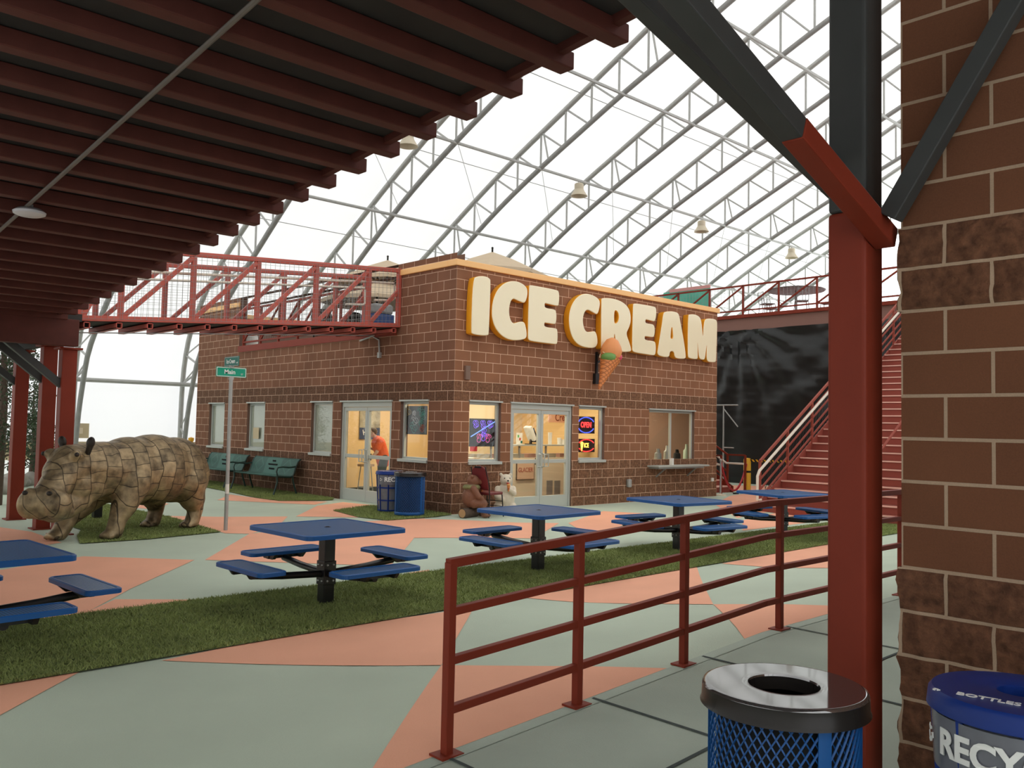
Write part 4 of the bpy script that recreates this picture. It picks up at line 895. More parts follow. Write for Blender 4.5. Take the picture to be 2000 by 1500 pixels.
def arrows(name, s, m, parent, f):           # three chasing arrows
    mb = MB()
    for k in range(3):
        a = PI/2+k*2*PI/3; R = Matrix.Rotation(a, 2)
        P = [(.55, -.42), (.55, .28), (.8, .28), (.42, .72), (.05, .28), (.3, .28), (.3, -.42)]
        Q = [R @ Vector(((x-.02)*.62+.12, (y)*.62)) for x, y in P]
        mb.add([f(p.x*s, p.y*s, 0) for p in Q] + [f(p.x*s, p.y*s, .003) for p in Q], [tuple(range(7)), tuple(range(7, 14))[::-1]] + [(i, (i+1) % 7, 7+(i+1) % 7, 7+i) for i in range(7)])
    return mb.build(name, m, parent, local=True)
def recycle_bin(label, loc, rz):
    t = thing('recycling_bin', label, 'recycling bin', loc, rz, 'blue recycling bins'); R = .27; H = .8
    MB().lathe([(R-.055, .03), (R-.012, H-.06), (R-.02, H-.06), (R-.063, .03)], n=40).build('clear_bag_wall', M_recyc, t, local=True)
    for k in range(8):
        a = 2*PI*k/8+.2; MB().beam(((R-.05)*math.cos(a), (R-.05)*math.sin(a), .02), ((R-.004)*math.cos(a), (R-.004)*math.sin(a), H-.05), .022, .022).build('upright_bar', M_rblue, t, local=True)
    for z, rr in ((.02, R-.05), (.22, R-.04), (.47, R-.026)): MB().lathe([(rr-.012, z), (rr+.008, z), (rr+.009, z+.03), (rr-.012, z+.03)], n=40).build('hoop', M_rblue, t, local=True)
    MB().lathe([(R+.012, H-.055), (R+.022, H-.05), (R+.016, H), (R+.004, H+.014), (.075, H+.022), (.07, H+.018), (.07, H-.04)], n=56).build('lid', M_rblue, t, local=True)
    MB().lathe([(.0, H-.04), (.07, H-.04)], n=24).build('bottle_hole', M_dark, t, local=True)
    mb = MB(); sg = 30; vs = []
    for i in range(sg+1):
        a = -1.35+2.7*i/sg
        for rr, z in ((R-.002, H-.25), (R+.006, H-.062)): vs.append((rr*math.cos(a), rr*math.sin(a), z))
    mb.add(vs, [(2*i, 2*i+2, 2*i+3, 2*i+1) for i in range(sg)], 0, True); mb.build('wrap_label', M_recyc, t, local=True)
    text_on_cyl('lettering', 'RECYCLE', .12, M_txt, t, R+.008, H-.15, .0, .004)
    Rr = R+.01; arrows('recycling_arrows', .055, M_txt, t, lambda x, y, w: ((Rr+w)*math.cos(-1.18+x/Rr), (Rr+w)*math.sin(-1.18+x/Rr), H-.15+y))
    place_text('lettering', 'BOTTLES & CANS', .048, M_txt, t, (.165, .02, H+.0185), (0, 1, 0), (-1, 0, 0), .001, .001, local=True)
    arrows('recycling_arrows', .022, M_txt, t, lambda x, y, w: (.165-y, -.23+x, H+.0165+w))
    return t
c2 = CAM+2.98*np.array(ray(1992, 1362)); zc_ = c2[2]-.80
rb = recycle_bin('blue recycling bin against the near block wall, cut by the frame', (c2[0], c2[1], zc_), math.radians(189))
q = gp(772, 1002); dup(rb, (q[0]+.02, q[1]+.24, g(q[0], q[1])+.012), math.radians(262), 'blue and clear recycling bin beside the shop side doors')

# ------------------------------------------------------------------ benches along the side wall
bn = thing('park_bench', 'green metal bench under the side windows, nearer the doors', 'bench', (-.45, 6.85, .01), 0, 'green metal benches')
Lh = 1.12     # local: length along y, front towards -x
prof = [(-.30, .43), (-.26, .445), (-.1, .43), (.06, .42), (.13, .44), (.17, .52), (.21, .66), (.26, .78), (.31, .83), (.345, .84)]
nseg = 40; mb = MB(); vs = []
for i in range(nseg+1):
    y = -Lh+2*Lh*i/nseg
    for x, z in prof: vs.append((x, y, z))
for i in range(nseg+1):
    y = -Lh+2*Lh*i/nseg
    for x, z in prof: vs.append((x+.006, y, z-.014))
k = len(prof); o_ = (nseg+1)*k
fs = [(i*k+j, (i+1)*k+j, (i+1)*k+j+1, i*k+j+1) for i in range(nseg) for j in range(k-1)] + [(o_+i*k+j, o_+i*k+j+1, o_+(i+1)*k+j+1, o_+(i+1)*k+j) for i in range(nseg) for j in range(k-1)]
mb.add(vs, fs, 0, True)
mslat = mat('green_slotted_sheet', (.13, .27, .22), .55, spec=.25); nt = mslat.node_tree; t_ = N(nt, 'ShaderNodeTexCoord'); sp_ = N(nt, 'ShaderNodeSeparateXYZ'); nt.links.new(t_.outputs['Object'], sp_.inputs[0])
wv_ = math_node(nt, 'GREATER_THAN', math_node(nt, 'SINE', math_node(nt, 'MULTIPLY', sp_.outputs[1], 230)), .35)
dm = math_node(nt, 'ADD', math_node(nt, 'ABSOLUTE', math_node(nt, 'SUBTRACT', math_node(nt, 'ABSOLUTE', sp_.outputs[1]), .72)), math_node(nt, 'ABSOLUTE', math_node(nt, 'MULTIPLY', math_node(nt, 'SUBTRACT', sp_.outputs[2], .64), 1.3)))
ed = math_node(nt, 'LESS_THAN', math_node(nt, 'ABSOLUTE', math_node(nt, 'SUBTRACT', dm, .22)), .022); plain = math_node(nt, 'MAXIMUM', ed, math_node(nt, 'LESS_THAN', math_node(nt, 'ABSOLUTE', sp_.outputs[1]), .4))
sl_ = math_node(nt, 'MULTIPLY', wv_, math_node(nt, 'SUBTRACT', 1., plain)); nt.links.new(mixc(nt, sl_, (.06, .15, .12), (.008, .028, .02)), nt.nodes['Principled BSDF'].inputs['Base Color'])
mb.build('seat_sheet', mslat, bn, local=True, fixn=False)
for s_ in (-1, 1):
    y = s_*(Lh+.02); t = MB()
    t.tube([(x, y, z-.01) for x, z in prof], .022, 8)
    t.tube([(-.28, y, .43), (-.27, y, .3), (-.31, y, .15), (-.36, y, .0)], .022, 8); t.tube([(.13, y, .44), (.15, y, .3), (.2, y, .15), (.25, y, 0)], .022, 8)
    t.build('end_frame', M_benchd, bn, local=True)
    MB().tube([(-.27, y, .44), (-.3, y, .55), (-.27, y, .64), (-.15, y, .66), (.05, y, .64), (.2, y, .66)], .02, 8).build('armrest', M_benchd, bn, local=True)
mb = MB()
for r_, (z, wds) in enumerate(((.755, (.16, )), (.665, (.5,)), (.56, (.3,)))):
    for k in range(int(wds[0]/.04)): xx = .165+(z-.5)*.33; mb.box((xx-.012, wds[0]/2-.04*k-.02, z), (.012, .026, .04), 0)
mb.build('cut_out_line', M_dark, bn, local=True)
dup(bn, (-.45, 9.55, .01), 0, 'green metal bench farther along the side wall, behind the sign pole')

# ------------------------------------------------------------------ street sign
b = np.array([-4.3, .73, g(-4.3, .73)]); sg = thing('street_sign', 'green street name signs on a thin grey pole beside the hippo', 'street sign', b)
zt2 = PA(452, 737, 1, .73)[2]; MB().tube([(b[0], b[1], b[2]-.03), (b[0], b[1], zt2)], .032, 12).build('pole', M_galv, sg)
z1 = PA(452, 727, 1, .73)[2]; z2 = PA(452, 706, 1, .73)[2]
mb = MB(); P = rrect(.27, .085, .02); mb.prism(P, -.006, .006, fn=lambda u, v, w: (b[0]+u, b[1]+w, z1+v)); s1 = mb.build('sign_plate', M_green, sg)
fr = MB(); A = rrect(.263, .078, .018); Bq = rrect(.253, .068, .012); n = len(A); fr.add([(b[0]+u, b[1]-.0075, z1+v) for u, v in A+Bq], [(i, (i+1) % n, n+(i+1) % n, n+i) for i in range(n)]); fr.build('border', M_txt, s1)
place_text('lettering', 'Main', .105, M_txt, s1, (b[0]-.03, b[1]-.008, z1), (1, 0, 0), (0, 0, 1), .001, .002); place_text('lettering', 'ST', .04, M_txt, s1, (b[0]+.19, b[1]-.008, z1-.03), (1, 0, 0), (0, 0, 1), .001, 0)
mb = MB(); mb.prism(P, -.006, .006, fn=lambda u, v, w: (b[0]+w, b[1]+u, z2+v)); s2_ = mb.build('sign_plate', M_greend, sg)
fr = MB(); fr.add([(b[0]-.0075, b[1]-u, z2+v) for u, v in A+Bq], [(i, (i+1) % n, n+(i+1) % n, n+i) for i in range(n)]); fr.build('border', M_galv, s2_)
place_text('lettering', 'Ice Cream', .1, M_txt, s2_, (b[0]-.008, b[1]+.02, z2), (0, -1, 0), (0, 0, 1), .001, .002, .78); place_text('lettering', 'AVE', .035, M_txt, s2_, (b[0]-.008, b[1]-.22, z2-.03), (0, -1, 0), (0, 0, 1), .001)
mb = MB(); mb.box((b[0], b[1], (z1+z2)/2), (.06, .06, .05)); mb.box((b[0], b[1], z1-.1), (.07, .05, .05)); mb.build('bracket', M_galv, sg)
MB().lathe([(.0335, .62), (.0335, .78)], b, 12).build('sticker', M_white, sg)['label'] = 'white sticker'

# ------------------------------------------------------------------ bronze hippo statue
m = bpy.data.materials.new('bronze_plates'); m.use_nodes = True; nt = m.node_tree; L = nt.links; bs = nt.nodes['Principled BSDF']
t_ = N(nt, 'ShaderNodeTexCoord'); mpn = N(nt, 'ShaderNodeMapping'); mpn.inputs['Scale'].default_value = (1, .55, 1); nz_ = N(nt, 'ShaderNodeTexNoise'); nz_.inputs['Scale'].default_value = 2.2
L.new(t_.outputs['Object'], nz_.inputs['Vector']); ad = N(nt, 'ShaderNodeMix', data_type='VECTOR'); ad.inputs[0].default_value = .14; L.new(t_.outputs['Object'], ad.inputs[4]); L.new(nz_.outputs['Color'], ad.inputs[5]); L.new(ad.outputs[1], mpn.inputs[0])
sx_ = N(nt, 'ShaderNodeSeparateXYZ'); L.new(ad.outputs[1], sx_.inputs[0])
ang = math_node(nt, 'ARCTAN2', math_node(nt, 'SUBTRACT', sx_.outputs[2], .95), sx_.outputs[1]); cmb = N(nt, 'ShaderNodeCombineXYZ'); L.new(math_node(nt, 'MULTIPLY', ang, .62), cmb.inputs[0]); L.new(sx_.outputs[0], cmb.inputs[1])
bk_ = N(nt, 'ShaderNodeTexBrick'); bk_.offset = .5
for k_, v_ in (('Scale', 1), ('Mortar Size', .007), ('Mortar Smooth', .3), ('Brick Width', .23), ('Row Height', .21)): bk_.inputs[k_].default_value = v_
bk_.inputs['Color1'].default_value = (0, 0, 0, 1); bk_.inputs['Color2'].default_value = (1, 1, 1, 1); bk_.inputs['Mortar'].default_value = (.3, .3, .3, 1); L.new(cmb.outputs[0], bk_.inputs[0])
n1 = N(nt, 'ShaderNodeTexNoise'); n1.inputs['Scale'].default_value = 9; n1.inputs['Detail'].default_value = 8; L.new(t_.outputs['Object'], n1.inputs['Vector'])
seam = bk_.outputs['Fac']
sepc = N(nt, 'ShaderNodeSeparateColor'); L.new(bk_.outputs['Color'], sepc.inputs[0])
f_ = math_node(nt, 'ADD', math_node(nt, 'MULTIPLY', sepc.outputs[0], .36), math_node(nt, 'SUBTRACT', math_node(nt, 'MULTIPLY', n1.outputs['Fac'], 1.25), .36), True)
colr = N(nt, 'ShaderNodeValToRGB'); colr.color_ramp.elements[0].color = (.06, .044, .027, 1); colr.color_ramp.elements[1].color = (.58, .43, .24, 1); L.new(f_, colr.inputs[0])
L.new(mixc(nt, math_node(nt, 'MULTIPLY', seam, .75), colr.outputs[0], (.03, .022, .015)), bs.inputs['Base Color']); bs.inputs['Metallic'].default_value = .55; bs.inputs['Roughness'].default_value = .5
hh = math_node(nt, 'ADD', math_node(nt, 'MULTIPLY', seam, -1.), math_node(nt, 'MULTIPLY', n1.outputs['Fac'], .8)); bp = N(nt, 'ShaderNodeBump'); bp.inputs['Strength'].default_value = .7; bp.inputs['Distance'].default_value = .015; L.new(hh, bp.inputs['Height']); L.new(bp.outputs[0], bs.inputs['Normal'])
M_brz = m; M_brzd = mat('dark_bronze', (.03, .022, .016), .5, .4)
ho = np.array([-4.72+.128, 1.95-.271]); hz = -.1; HA = math.atan2(-.427, -.904)
hp = thing('hippo_statue', 'life-size bronze hippo statue walking left on the turf', 'statue', (ho[0], ho[1], hz+.012), HA)
V = lambda *a: Vector(a)
sh = [('b', (.35, 0, .98), (.62, .52, .56)), ('b', (.85, 0, 1.0), (.75, .58, .59)), ('b', (1.35, 0, 1.0), (.62, .52, .55)), ('b', (.02, 0, .88), (.33, .42, .48)),
      ('t', [(1.4, 0, 1.03), (1.85, 0, 1.05), (2.25, 0, 1.1)], [.47, .43, .36]),
      ('t', [(2.2, .0, 1.12), (2.5, .04, 1.13), (2.66, .08, 1.02)], [.33, .31, .27]), ('b', (2.4, .04, .85), (.3, .3, .3)), ('b', (2.15, 0, .86), (.32, .33, .32)),
      ('t', [(2.66, .1, 1.0), (2.84, .15, .84), (2.98, .2, .66)], [.24, .22, .23]),
      ('b', (3.0, .22, .6), (.2, .36, .23), Matrix.Rotation(.35, 3, 'Z')), ('b', (2.99, .42, .6), (.18, .17, .21)), ('b', (3.12, .03, .6), (.18, .17, .21)), ('b', (2.85, .18, .47), (.26, .28, .12), Matrix.Rotation(.35, 3, 'Z')),
      ('b', (3.16, .06, .76), (.09, .09, .08)), ('b', (3.06, .38, .76), (.09, .09, .08)),
      ('t', [(2.35, .03, .66), (2.6, .1, .54), (2.85, .17, .48)], [.25, .2, .16]),
      ('b', (2.66, -.16, 1.3), (.11, .08, .08)), ('b', (2.6, .29, 1.29), (.11, .08, .08))]
def leg(hip, knee, ank, foot, r): return [('t', [hip, knee, ank, (foot[0], foot[1], .1)], r), ('b', (foot[0]+.05, foot[1], .07), (.17, .13, .075))] + [('b', (foot[0]+.15, foot[1]+dy, .045), (.06, .05, .05)) for dy in (-.085, 0, .085)]
LF = [(2.1-.11, .06), (2.34-.02, -.01)]
sh += leg((1.5, .26, .85), (1.68, .3, .5), (1.80, .3, .28), (1.86, .3), [.3, .2, .135, .13])        # near front
sh += leg((1.5, -.22, .85), (1.95, -.28, .5), (2.2, -.3, .28), (2.32, -.3), [.3, .2, .14, .13])     # far front
sh += leg((.3, .26, .8), (.2, .3, .5), (.12, .31, .3), (.2, .31), [.34, .22, .13, .125])            # near rear
sh += leg((.35, -.24, .8), (.45, -.3, .5), (.38, -.31, .28), (.44, -.31), [.32, .21, .13, .125])
blob('body', sh, .026, M_brz, hp, 7)
for y, dy in ((-.24, -1), (.33, 1)):
    mb = MB(); mb.ball((2.4, y, 1.47), (.05, .07, .09), 12, 8, R=Matrix.Rotation(dy*-.35, 3, 'X')); mb.cone((2.4, y-.05*dy, 1.3), (2.4, y, 1.45), .035, .05, 8); mb.build('ear', M_brzd, hp, local=True)
for y, x in ((-.22, 2.73), (.36, 2.66)): mb = MB(); mb.ball((x, y, 1.3), .034, 10, 8); mb.build('eye', M_brzd, hp, local=True)
for x, y in ((3.235, .06), (3.13, .4)): mb = MB(); mb.ball((x, y, .77), (.03, .05, .035), 10, 8); mb.build('nostril', M_brzd, hp, local=True)
MB().tube([(-.27, 0, 1.05), (-.36, 0, .9), (-.37, 0, .7)], 0, 8, rs=[.06, .04, .025]).build('tail', M_brz, hp, local=True)
q = gp(189, 1013); tag(MB().box((q[0], q[1], -.1+.14), (.14, .14, .3)).build('low_post', M_black), 'short black post under the belly of the hippo', 'post')

# ------------------------------------------------------------------ burgundy chair and bear statues
cpos = PA(958, 990, 1, -.62); ch = thing('banquet_chair', 'burgundy vinyl banquet chair with rounded back by the front wall', 'chair', (cpos[0], -.55, g(cpos[0], -.55)), math.radians(8))
mb = MB(); mb.prism(rrect(.22, .21, .05), .43, .49); mb.build('seat', M_burg, ch, bevel=.02, local=True)
P = [(-.2, 0)] + [(-.2, .3)] + [(-.2+.2*(1-math.cos(a)), .3+.17*math.sin(a)) for a in np.linspace(.2, PI/2, 6)]; P = P + [(-u, v) for u, v in P[::-1]]
mb = MB(); mb.prism(P, -.02, .02, fn=lambda u, v, w: (-.215-v*.18+w, u, .53+v)); mb.build('backrest', M_burg, ch, bevel=.015, local=True)
mb = MB(); mb.box((-.325, 0, .97), (.06, .13, .035)); mb.build('hand_hole', M_dark, ch, local=True)
for sx, sy in ((-1, -1), (-1, 1), (1, -1), (1, 1)): MB().tube([(sx*.19, sy*.19, .43), (sx*.22, sy*.21, .0)], .012, 8).build('leg', M_black, ch, local=True)
for sy in (-1, 1): MB().tube([(-.2, sy*.2, .42), (-.22, sy*.2, .6), (-.32, sy*.18, .98)], .012, 8).build('back_frame', M_black, ch, local=True)
for sx in (-1, 1): MB().tube([(sx*.2, -.19, .3), (sx*.2, .19, .3)], .008, 6).build('stretcher', M_black, ch, local=True); MB().tube([(sx*.21, -.2, .2), (sx*.21, .2, .2)], .007, 6).build('stretcher', M_black, ch, local=True)
M_bear = mat('brown_bear_paint', (.2, .085, .045), .6, var=.3, vscale=18, bump=.5, bscale=50); M_pbear = mat('cream_bear_paint', (.72, .64, .5), .6, var=.15, vscale=14, bump=.4, bscale=50)
bp_ = PA(918, 1002, 1, -.5); be = thing('bear_statue', 'brown bear statue sitting on a log holding an ice cream cone', 'statue', (bp_[0], -.5, g(bp_[0], -.5)), math.radians(-25))
blob('body', [('b', (0, 0, .38), (.17, .17, .2)), ('b', (.02, 0, .52), (.14, .16, .15)), ('b', (.05, 0, .7), (.125, .12, .115)), ('b', (.17, 0, .68), (.075, .06, .055)), ('b', (.23, 0, .685), (.04, .035, .03)),
  ('b', (0, .095, .79), (.03, .04, .04)), ('b', (0, -.095, .79), (.03, .04, .04)),
  ('t', [(.02, -.15, .56), (.1, -.2, .42), (.2, -.14, .35)], [.07, .06, .05]), ('t', [(.02, .15, .56), (.13, .17, .46), (.2, .06, .54)], [.07, .06, .05]),
  ('t', [(.05, -.1, .28), (.22, -.13, .27), (.24, -.13, .1)], [.1, .09, .065]), ('t', [(.05, .1, .28), (.22, .12, .27), (.25, .12, .1)], [.1, .09, .065]), ('b', (.28, -.13, .045), (.1, .055, .045)), ('b', (.29, .12, .045), (.1, .055, .045))], .012, M_bear, be, 4)
mb = MB(); [mb.ball((.145, s_*.055, .725), .012, 8, 6) for s_ in (-1, 1)]; mb.ball((.268, 0, .695), (.012, .016, .012), 8, 6); mb.build('eyes_and_nose', M_black, be, local=True)
mb = MB().lathe([(.16, .55), (.175, .58), (.15, .62), (.11, .63)], (.02, 0, 0), 20); mb.build('scarf', mat('olive_scarf', (.2, .2, .08), .8, var=.5, vscale=30), be, local=True)
MB().tube([(.24, .04, .46), (.24, .04, .57)], 0, 12, rs=[.012, .035]).build('cone', m_c, be, local=True); mb = MB(); mb.ball((.24, .04, .595), (.04, .04, .045)); mb.ball((.24, .04, .63), (.028, .028, .03)); mb.build('scoop', M_cream, be, local=True)
lg = thing('log_seat', 'short brown log under the brown bear statue', 'log', (bp_[0]-.02, -.5, g(bp_[0], -.5)+.09), math.radians(12))
MB().tube([(-.22, -.0, 0), (.0, .0, .0), (.2, .0, 0)], .095, 18).build('bark', M_bark, lg, local=True); MB().tube([(-.225, 0, 0), (-.221, 0, 0)], .08, 18).build('cut_end', mat('cut_wood', (.5, .3, .14), .8), lg, local=True)
pp_ = PA(986, 990, 1, -.36); pb_ = thing('bear_statue', 'white polar bear statue with an ice cream cone beside the glass doors', 'statue', (pp_[0], -.36, g(pp_[0], -.36)), math.radians(-118))
blob('body', [('b', (0, 0, .3), (.16, .2, .26)), ('b', (.02, 0, .48), (.13, .15, .14)), ('b', (.05, 0, .68), (.12, .125, .12)), ('b', (.15, 0, .66), (.07, .06, .055)), ('b', (.02, .1, .79), (.03, .035, .035)), ('b', (.02, -.1, .79), (.03, .035, .035)),
  ('t', [(.02, -.16, .5), (.08, -.19, .36), (.16, -.1, .3)], [.065, .06, .05]), ('t', [(.02, .16, .5), (.14, .15, .42), (.19, .03, .5)], [.065, .055, .045]), ('t', [(.02, -.13, .14), (.2, -.15, .09)], [.11, .075]), ('t', [(.02, .13, .14), (.2, .15, .09)], [.11, .075])], .012, M_pbear, pb_, 4)
mb = MB(); [mb.ball((.145, s_*.055, .72), .013, 8, 6) for s_ in (-1, 1)]; mb.ball((.215, 0, .675), (.016, .022, .016), 8, 6); mb.build('eyes_and_nose', M_black, pb_, local=True)
mb = MB(); mb.ball((.205, 0, .625), (.02, .035, .014), 8, 6); mb.build('tongue', M_red, pb_, local=True)
MB().tube([(.22, .01, .46), (.22, .01, .57)], 0, 12, rs=[.012, .035]).build('cone', m_c, pb_, local=True); mb = MB(); mb.ball((.22, .01, .59), (.038, .038, .03)); mb.build('scoop', mat('orange_scoop', (.8, .36, .1), .5), pb_, local=True)
# ------------------------------------------------------------------ shop interior
CZ = 2.75
mb = MB(); mb.bb((.2, .2, -.2), (SX-.2, SY-.2, .0)); struct(mb.build('floor_shop', mat('tan_tile', (.5, .38, .24), .5)))
mb = MB(); mb.bb((.2, .2, CZ), (SX-.2, SY-.2, CZ+.08)); struct(mb.build('ceiling_shop', M_white))
YW = 5.4
mb = MB(); mb.bb((.2, YW, 0), (3.9, YW+.1, CZ)); struct(mb.build('wall_shop_rear', M_yellow))
mb = MB(); mb.bb((3.8, 4.3, 0), (3.9, YW, CZ)); mb.bb((3.9, 4.3, 0), (SX-.2, 4.4, CZ)); struct(mb.build('wall_shop_inner', M_ice_in))
mb = MB(); mb.bb((6.0, .9, 0), (6.1, 4.3, CZ)); struct(mb.build('wall_shop_divider', M_yellow))
mb = MB(); mb.bb((.2, 5.5, 0), (.26, SY-.2, CZ)); struct(mb.build('wall_shop_lining', M_white))
mb = MB(); mb.bb((.2, YW-.02, 0), (3.8, YW-.001, .14)); struct(mb.build('baseboard_shop', M_black))
for n, (x, y, lx, ly) in enumerate(((1.0, 1.0, .2, 1.3), (1.5, 1.0, .2, 1.3), (1.6, 4.2, 1.3, .2), (3.2, 3.2, .22, 1.3), (3.1, .8, 1.3, .2), (5.0, 1.2, .22, 1.2), (4.6, 3.2, .22, 1.2), (7.4, 2.6, 1.2, .2))):  # fixture just inside the front doors is added to brighten the counter front
    L_ = thing('ceiling_light', 'long fluorescent ceiling light inside the shop', 'ceiling light', (x, y, CZ-.06), 0, 'fluorescent lights in the shop')
    MB().bb((x-lx/2-.02, y-ly/2-.02, CZ-.03), (x+lx/2+.02, y+ly/2+.02, CZ-.001)).build('housing', M_white, L_)
    MB().bb((x-lx/2, y-ly/2, CZ-.07), (x+lx/2, y+ly/2, CZ-.032)).build('diffuser', M_lamp, L_, bevel=.015)
    li = bpy.data.lights.new('lamp', 'AREA'); li.shape = 'RECTANGLE'; li.size = lx; li.size_y = ly; li.energy = 24 if x < 4.5 else 16 if x < 6.5 else 85; li.color = (1, .86, .62) if x < 6.5 else (1, .95, .72)
    lo = bpy.data.objects.new('light_source', li); COL.objects.link(lo); lo.parent = L_; lo.location = (0, 0, -.04)
# blinds behind the three far windows
for h in LH[:3]:
    mb = MB(); n = 9
    for k in range(n): y = h[0]+.06+(h[1]-h[0]-.12)*(k+.5)/n; mb.bb((.108, y-.0485, h[2]+.06), (.114, y+.0485, h[3]-.06))
    mb.build('x', M_white) if 0 else tag(mb.build('vertical_blind', M_film), 'pale vertical blind closed behind the ' + ('farthest side window' if h[0] > 10 else 'middle side window above the benches' if h[0] > 7 else 'side window left of the doors'), 'blind')
q = PA(500, 846, 0, .06); tag(MB().bb((.055, q[1]-.16, q[2]-.15), (.066, q[1]+.16, q[2]+.15)).build('notice', M_beige), 'small beige notice stuck on the middle side window', 'notice')
# drink counter and its display
CY = 1.65
cz1 = PA(1050, 894, 1, CY)[2]; cz2 = PA(1050, 871, 1, CY)[2]
kc = thing('ice_cream_counter', 'cream ice cream counter with glass front seen through the front doors', 'counter', (3.9, CY+.4, 0))
mb = MB(); mb.bb((1.9, CY, 0), (5.9, CY+.75, cz1)); mb.build('cabinet', M_offw, kc); mb = MB(); mb.bb((1.88, CY-.03, cz2), (5.92, CY+.4, cz2+.03)); mb.build('top_shelf', M_alu, kc)
mb = MB(); mb.bb((1.9, CY+.005, cz1), (5.9, CY+.012, cz2)); mb.build('glass_front', M_glass, kc)
for x in (2.5, 3.4, 4.3, 5.2): MB().bb((x-.02, CY, cz1), (x+.02, CY+.03, cz2)).build('divider', M_galvd, kc)
mb = MB()
for k in range(6): x = 2.2+.55*k; mb.bb((x, CY+.15, cz1), (x+.4, CY+.5, cz1+.09), k % 2)
mb.build('tub', [M_white, mat('pale_pink_tub', (.7, .42, .38), .5)], kc)
for px in (1073, 1088): q = PA(px, 952, 1, CY); mb = MB(); mb.bb((q[0]-.1, CY-.012, q[2]-.17), (q[0]+.1, CY-.001, q[2]+.17)); mb.build('vent_grille', M_galvd, kc)
a = PA(1008.5, 903, 1, CY); b = PA(1041, 936, 1, CY); gs = MB().bb((a[0], CY-.03, b[2]), (b[0], CY-.002, a[2])).build('counter_sign', mat('faded_sign', (.72, .48, .33), .7)); tag(gs, 'faded framed sign with red lettering on the counter front', 'sign')
place_text('lettering', 'GLACIER', .15, mat('rust_lettering', (.4, .06, .03), .6), gs, ((a[0]+b[0])/2, CY-.033, (a[2]+b[2])/2+.02), (1, 0, 0), (0, 0, 1), .001, 0, .82 if b[0]-a[0] < .62 else .95)
mb = MB(); 
for z_ in (a[2]-.01, b[2]): mb.bb((a[0]-.012, CY-.035, z_), (b[0]+.012, CY-.001, z_+.012))
for x in (a[0]-.012, b[0]): mb.bb((x, CY-.035, b[2]), (x+.012, CY-.001, a[2]))
mb.build('frame', M_bark, gs)
def on_counter(px): return PA(px, 870, 1, CY+.2)
q = on_counter(1036); tbx = thing('tablet_stand', 'white tablet register tilted on the ice cream counter', 'register', (q[0], CY+.2, cz2+.03)); R = Matrix.Rotation(-.5, 3, 'Y')
MB().box((q[0]-.02, CY+.2, cz2+.3), (.1, .24, .38), 0, R).build('tablet', M_white, tbx, bevel=.02); MB().box((q[0]+.07, CY+.2, cz2+.26), (.06, .23, .38), 0, R).build('back_cover', M_black, tbx, bevel=.015); mb = MB(); mb.bb((q[0]-.1, CY+.1, cz2+.031), (q[0]+.1, CY+.3, cz2+.05)); mb.beam((q[0], CY+.2, cz2+.04), (q[0]+.02, CY+.2, cz2+.15), .05); mb.build('stand', M_black, tbx)
q = on_counter(1014); cd_ = MB().box((q[0], CY+.2, cz2+.17), (.2, .012, .28)).build('menu_card', M_white); tag(cd_, 'small printed menu card standing on the counter by the tablet', 'card'); mb = MB(); [mb.bb((q[0]+dx_, CY+.185, cz2+dz_), (q[0]+dx_+.05, CY+.193, cz2+dz_+.06), i) for i, (dx_, dz_) in enumerate(((-.07, .2), (-.01, .13), (.04, .06)))]; mb.build('print', [mat('leaf_print', (.1, .4, .08)), mat('red_print', (.6, .08, .04)), M_greend], cd_)
for n, px in enumerate((1092, 1099, 1074)):
    q = on_counter(px); hgt = (.17, .13, .3)[n]; tag(MB().lathe([(.0, 0), (.045, 0), (.055, hgt), (.0, hgt)], (q[0], CY+.2, cz2+.031), 16).build('paper_cup' if n < 2 else 'cup_dispenser', M_white), ('tall stack of white paper cups on the counter', 'short stack of white paper cups on the counter', 'white cup dispenser standing at the middle of the counter')[n], 'cups')
a = PA(1072, 806, 1, 2.6); b = PA(1116, 826, 1, 2.6); sg2 = MB().bb((a[0], 2.6, b[2]), (b[0]+.35, 2.63, a[2]+.06)).build('menu_sign', mat('pink_sign_board', (.72, .42, .3), .6)); tag(sg2, 'pink ice cream sign with script lettering hanging above the counter', 'sign')
place_text('lettering', 'Cream', .27, mat('brown_lettering', (.2, .03, .015), .6), sg2, ((a[0]+b[0])/2+.12, 2.597, (a[2]+b[2])/2+.01), (1, 0, .05), (-.05, 0, 1), .001, .003, .85)
# dark display boards with neon drawings in two windows
def scrib(mb, c, r, n, ax, mi, th=.012, f=2.):
    pts = []
    for k in range(n):
        a = f*2*PI*k/(n-1); rr = r*(.6+.4*math.cos(a*1.7+r*50)); u, v = rr*math.cos(a), rr*.9*math.sin(a)
        pts.append((c[0]+u, c[1], c[2]+v) if ax == 0 else (c[0], c[1]+u, c[2]+v))
    mb.tube(pts, th, 5, mi)
neon = [mat('neon_violet', (.2, .1, .8), .5, emit=(.3, .15, 1), estr=.9), mat('neon_magenta', (.7, .1, .4), .5, emit=(1, .15, .45), estr=.7), mat('neon_blue', (.1, .3, .8), .5, emit=(.3, .45, 1), estr=.8)]
a = PA(917, 817, 1, .16); b = PA(970, 872, 1, .16); bd = MB().bb((a[0]+.01, .15, b[2]), (b[0], .175, a[2])).build('neon_board', M_black); tag(bd, 'dark window board with glowing violet and pink drawings left of the doors', 'board')
cx_ = (a[0]+b[0])/2; mb = MB(); w_ = (b[0]-a[0]); hh_ = a[2]-b[2]
for k in range(3): scrib(mb, (a[0]+w_*(.2+.26*k), .143, a[2]-hh_*.2), w_*.12, 30, 0, 0, .005, 2)
for k in range(3): scrib(mb, (cx_-.12+.12*k, .143, b[2]+hh_*(.3+.05*(k % 2))), w_*.13, 34, 0, (1, 0, 1)[k], .005, 1.6)
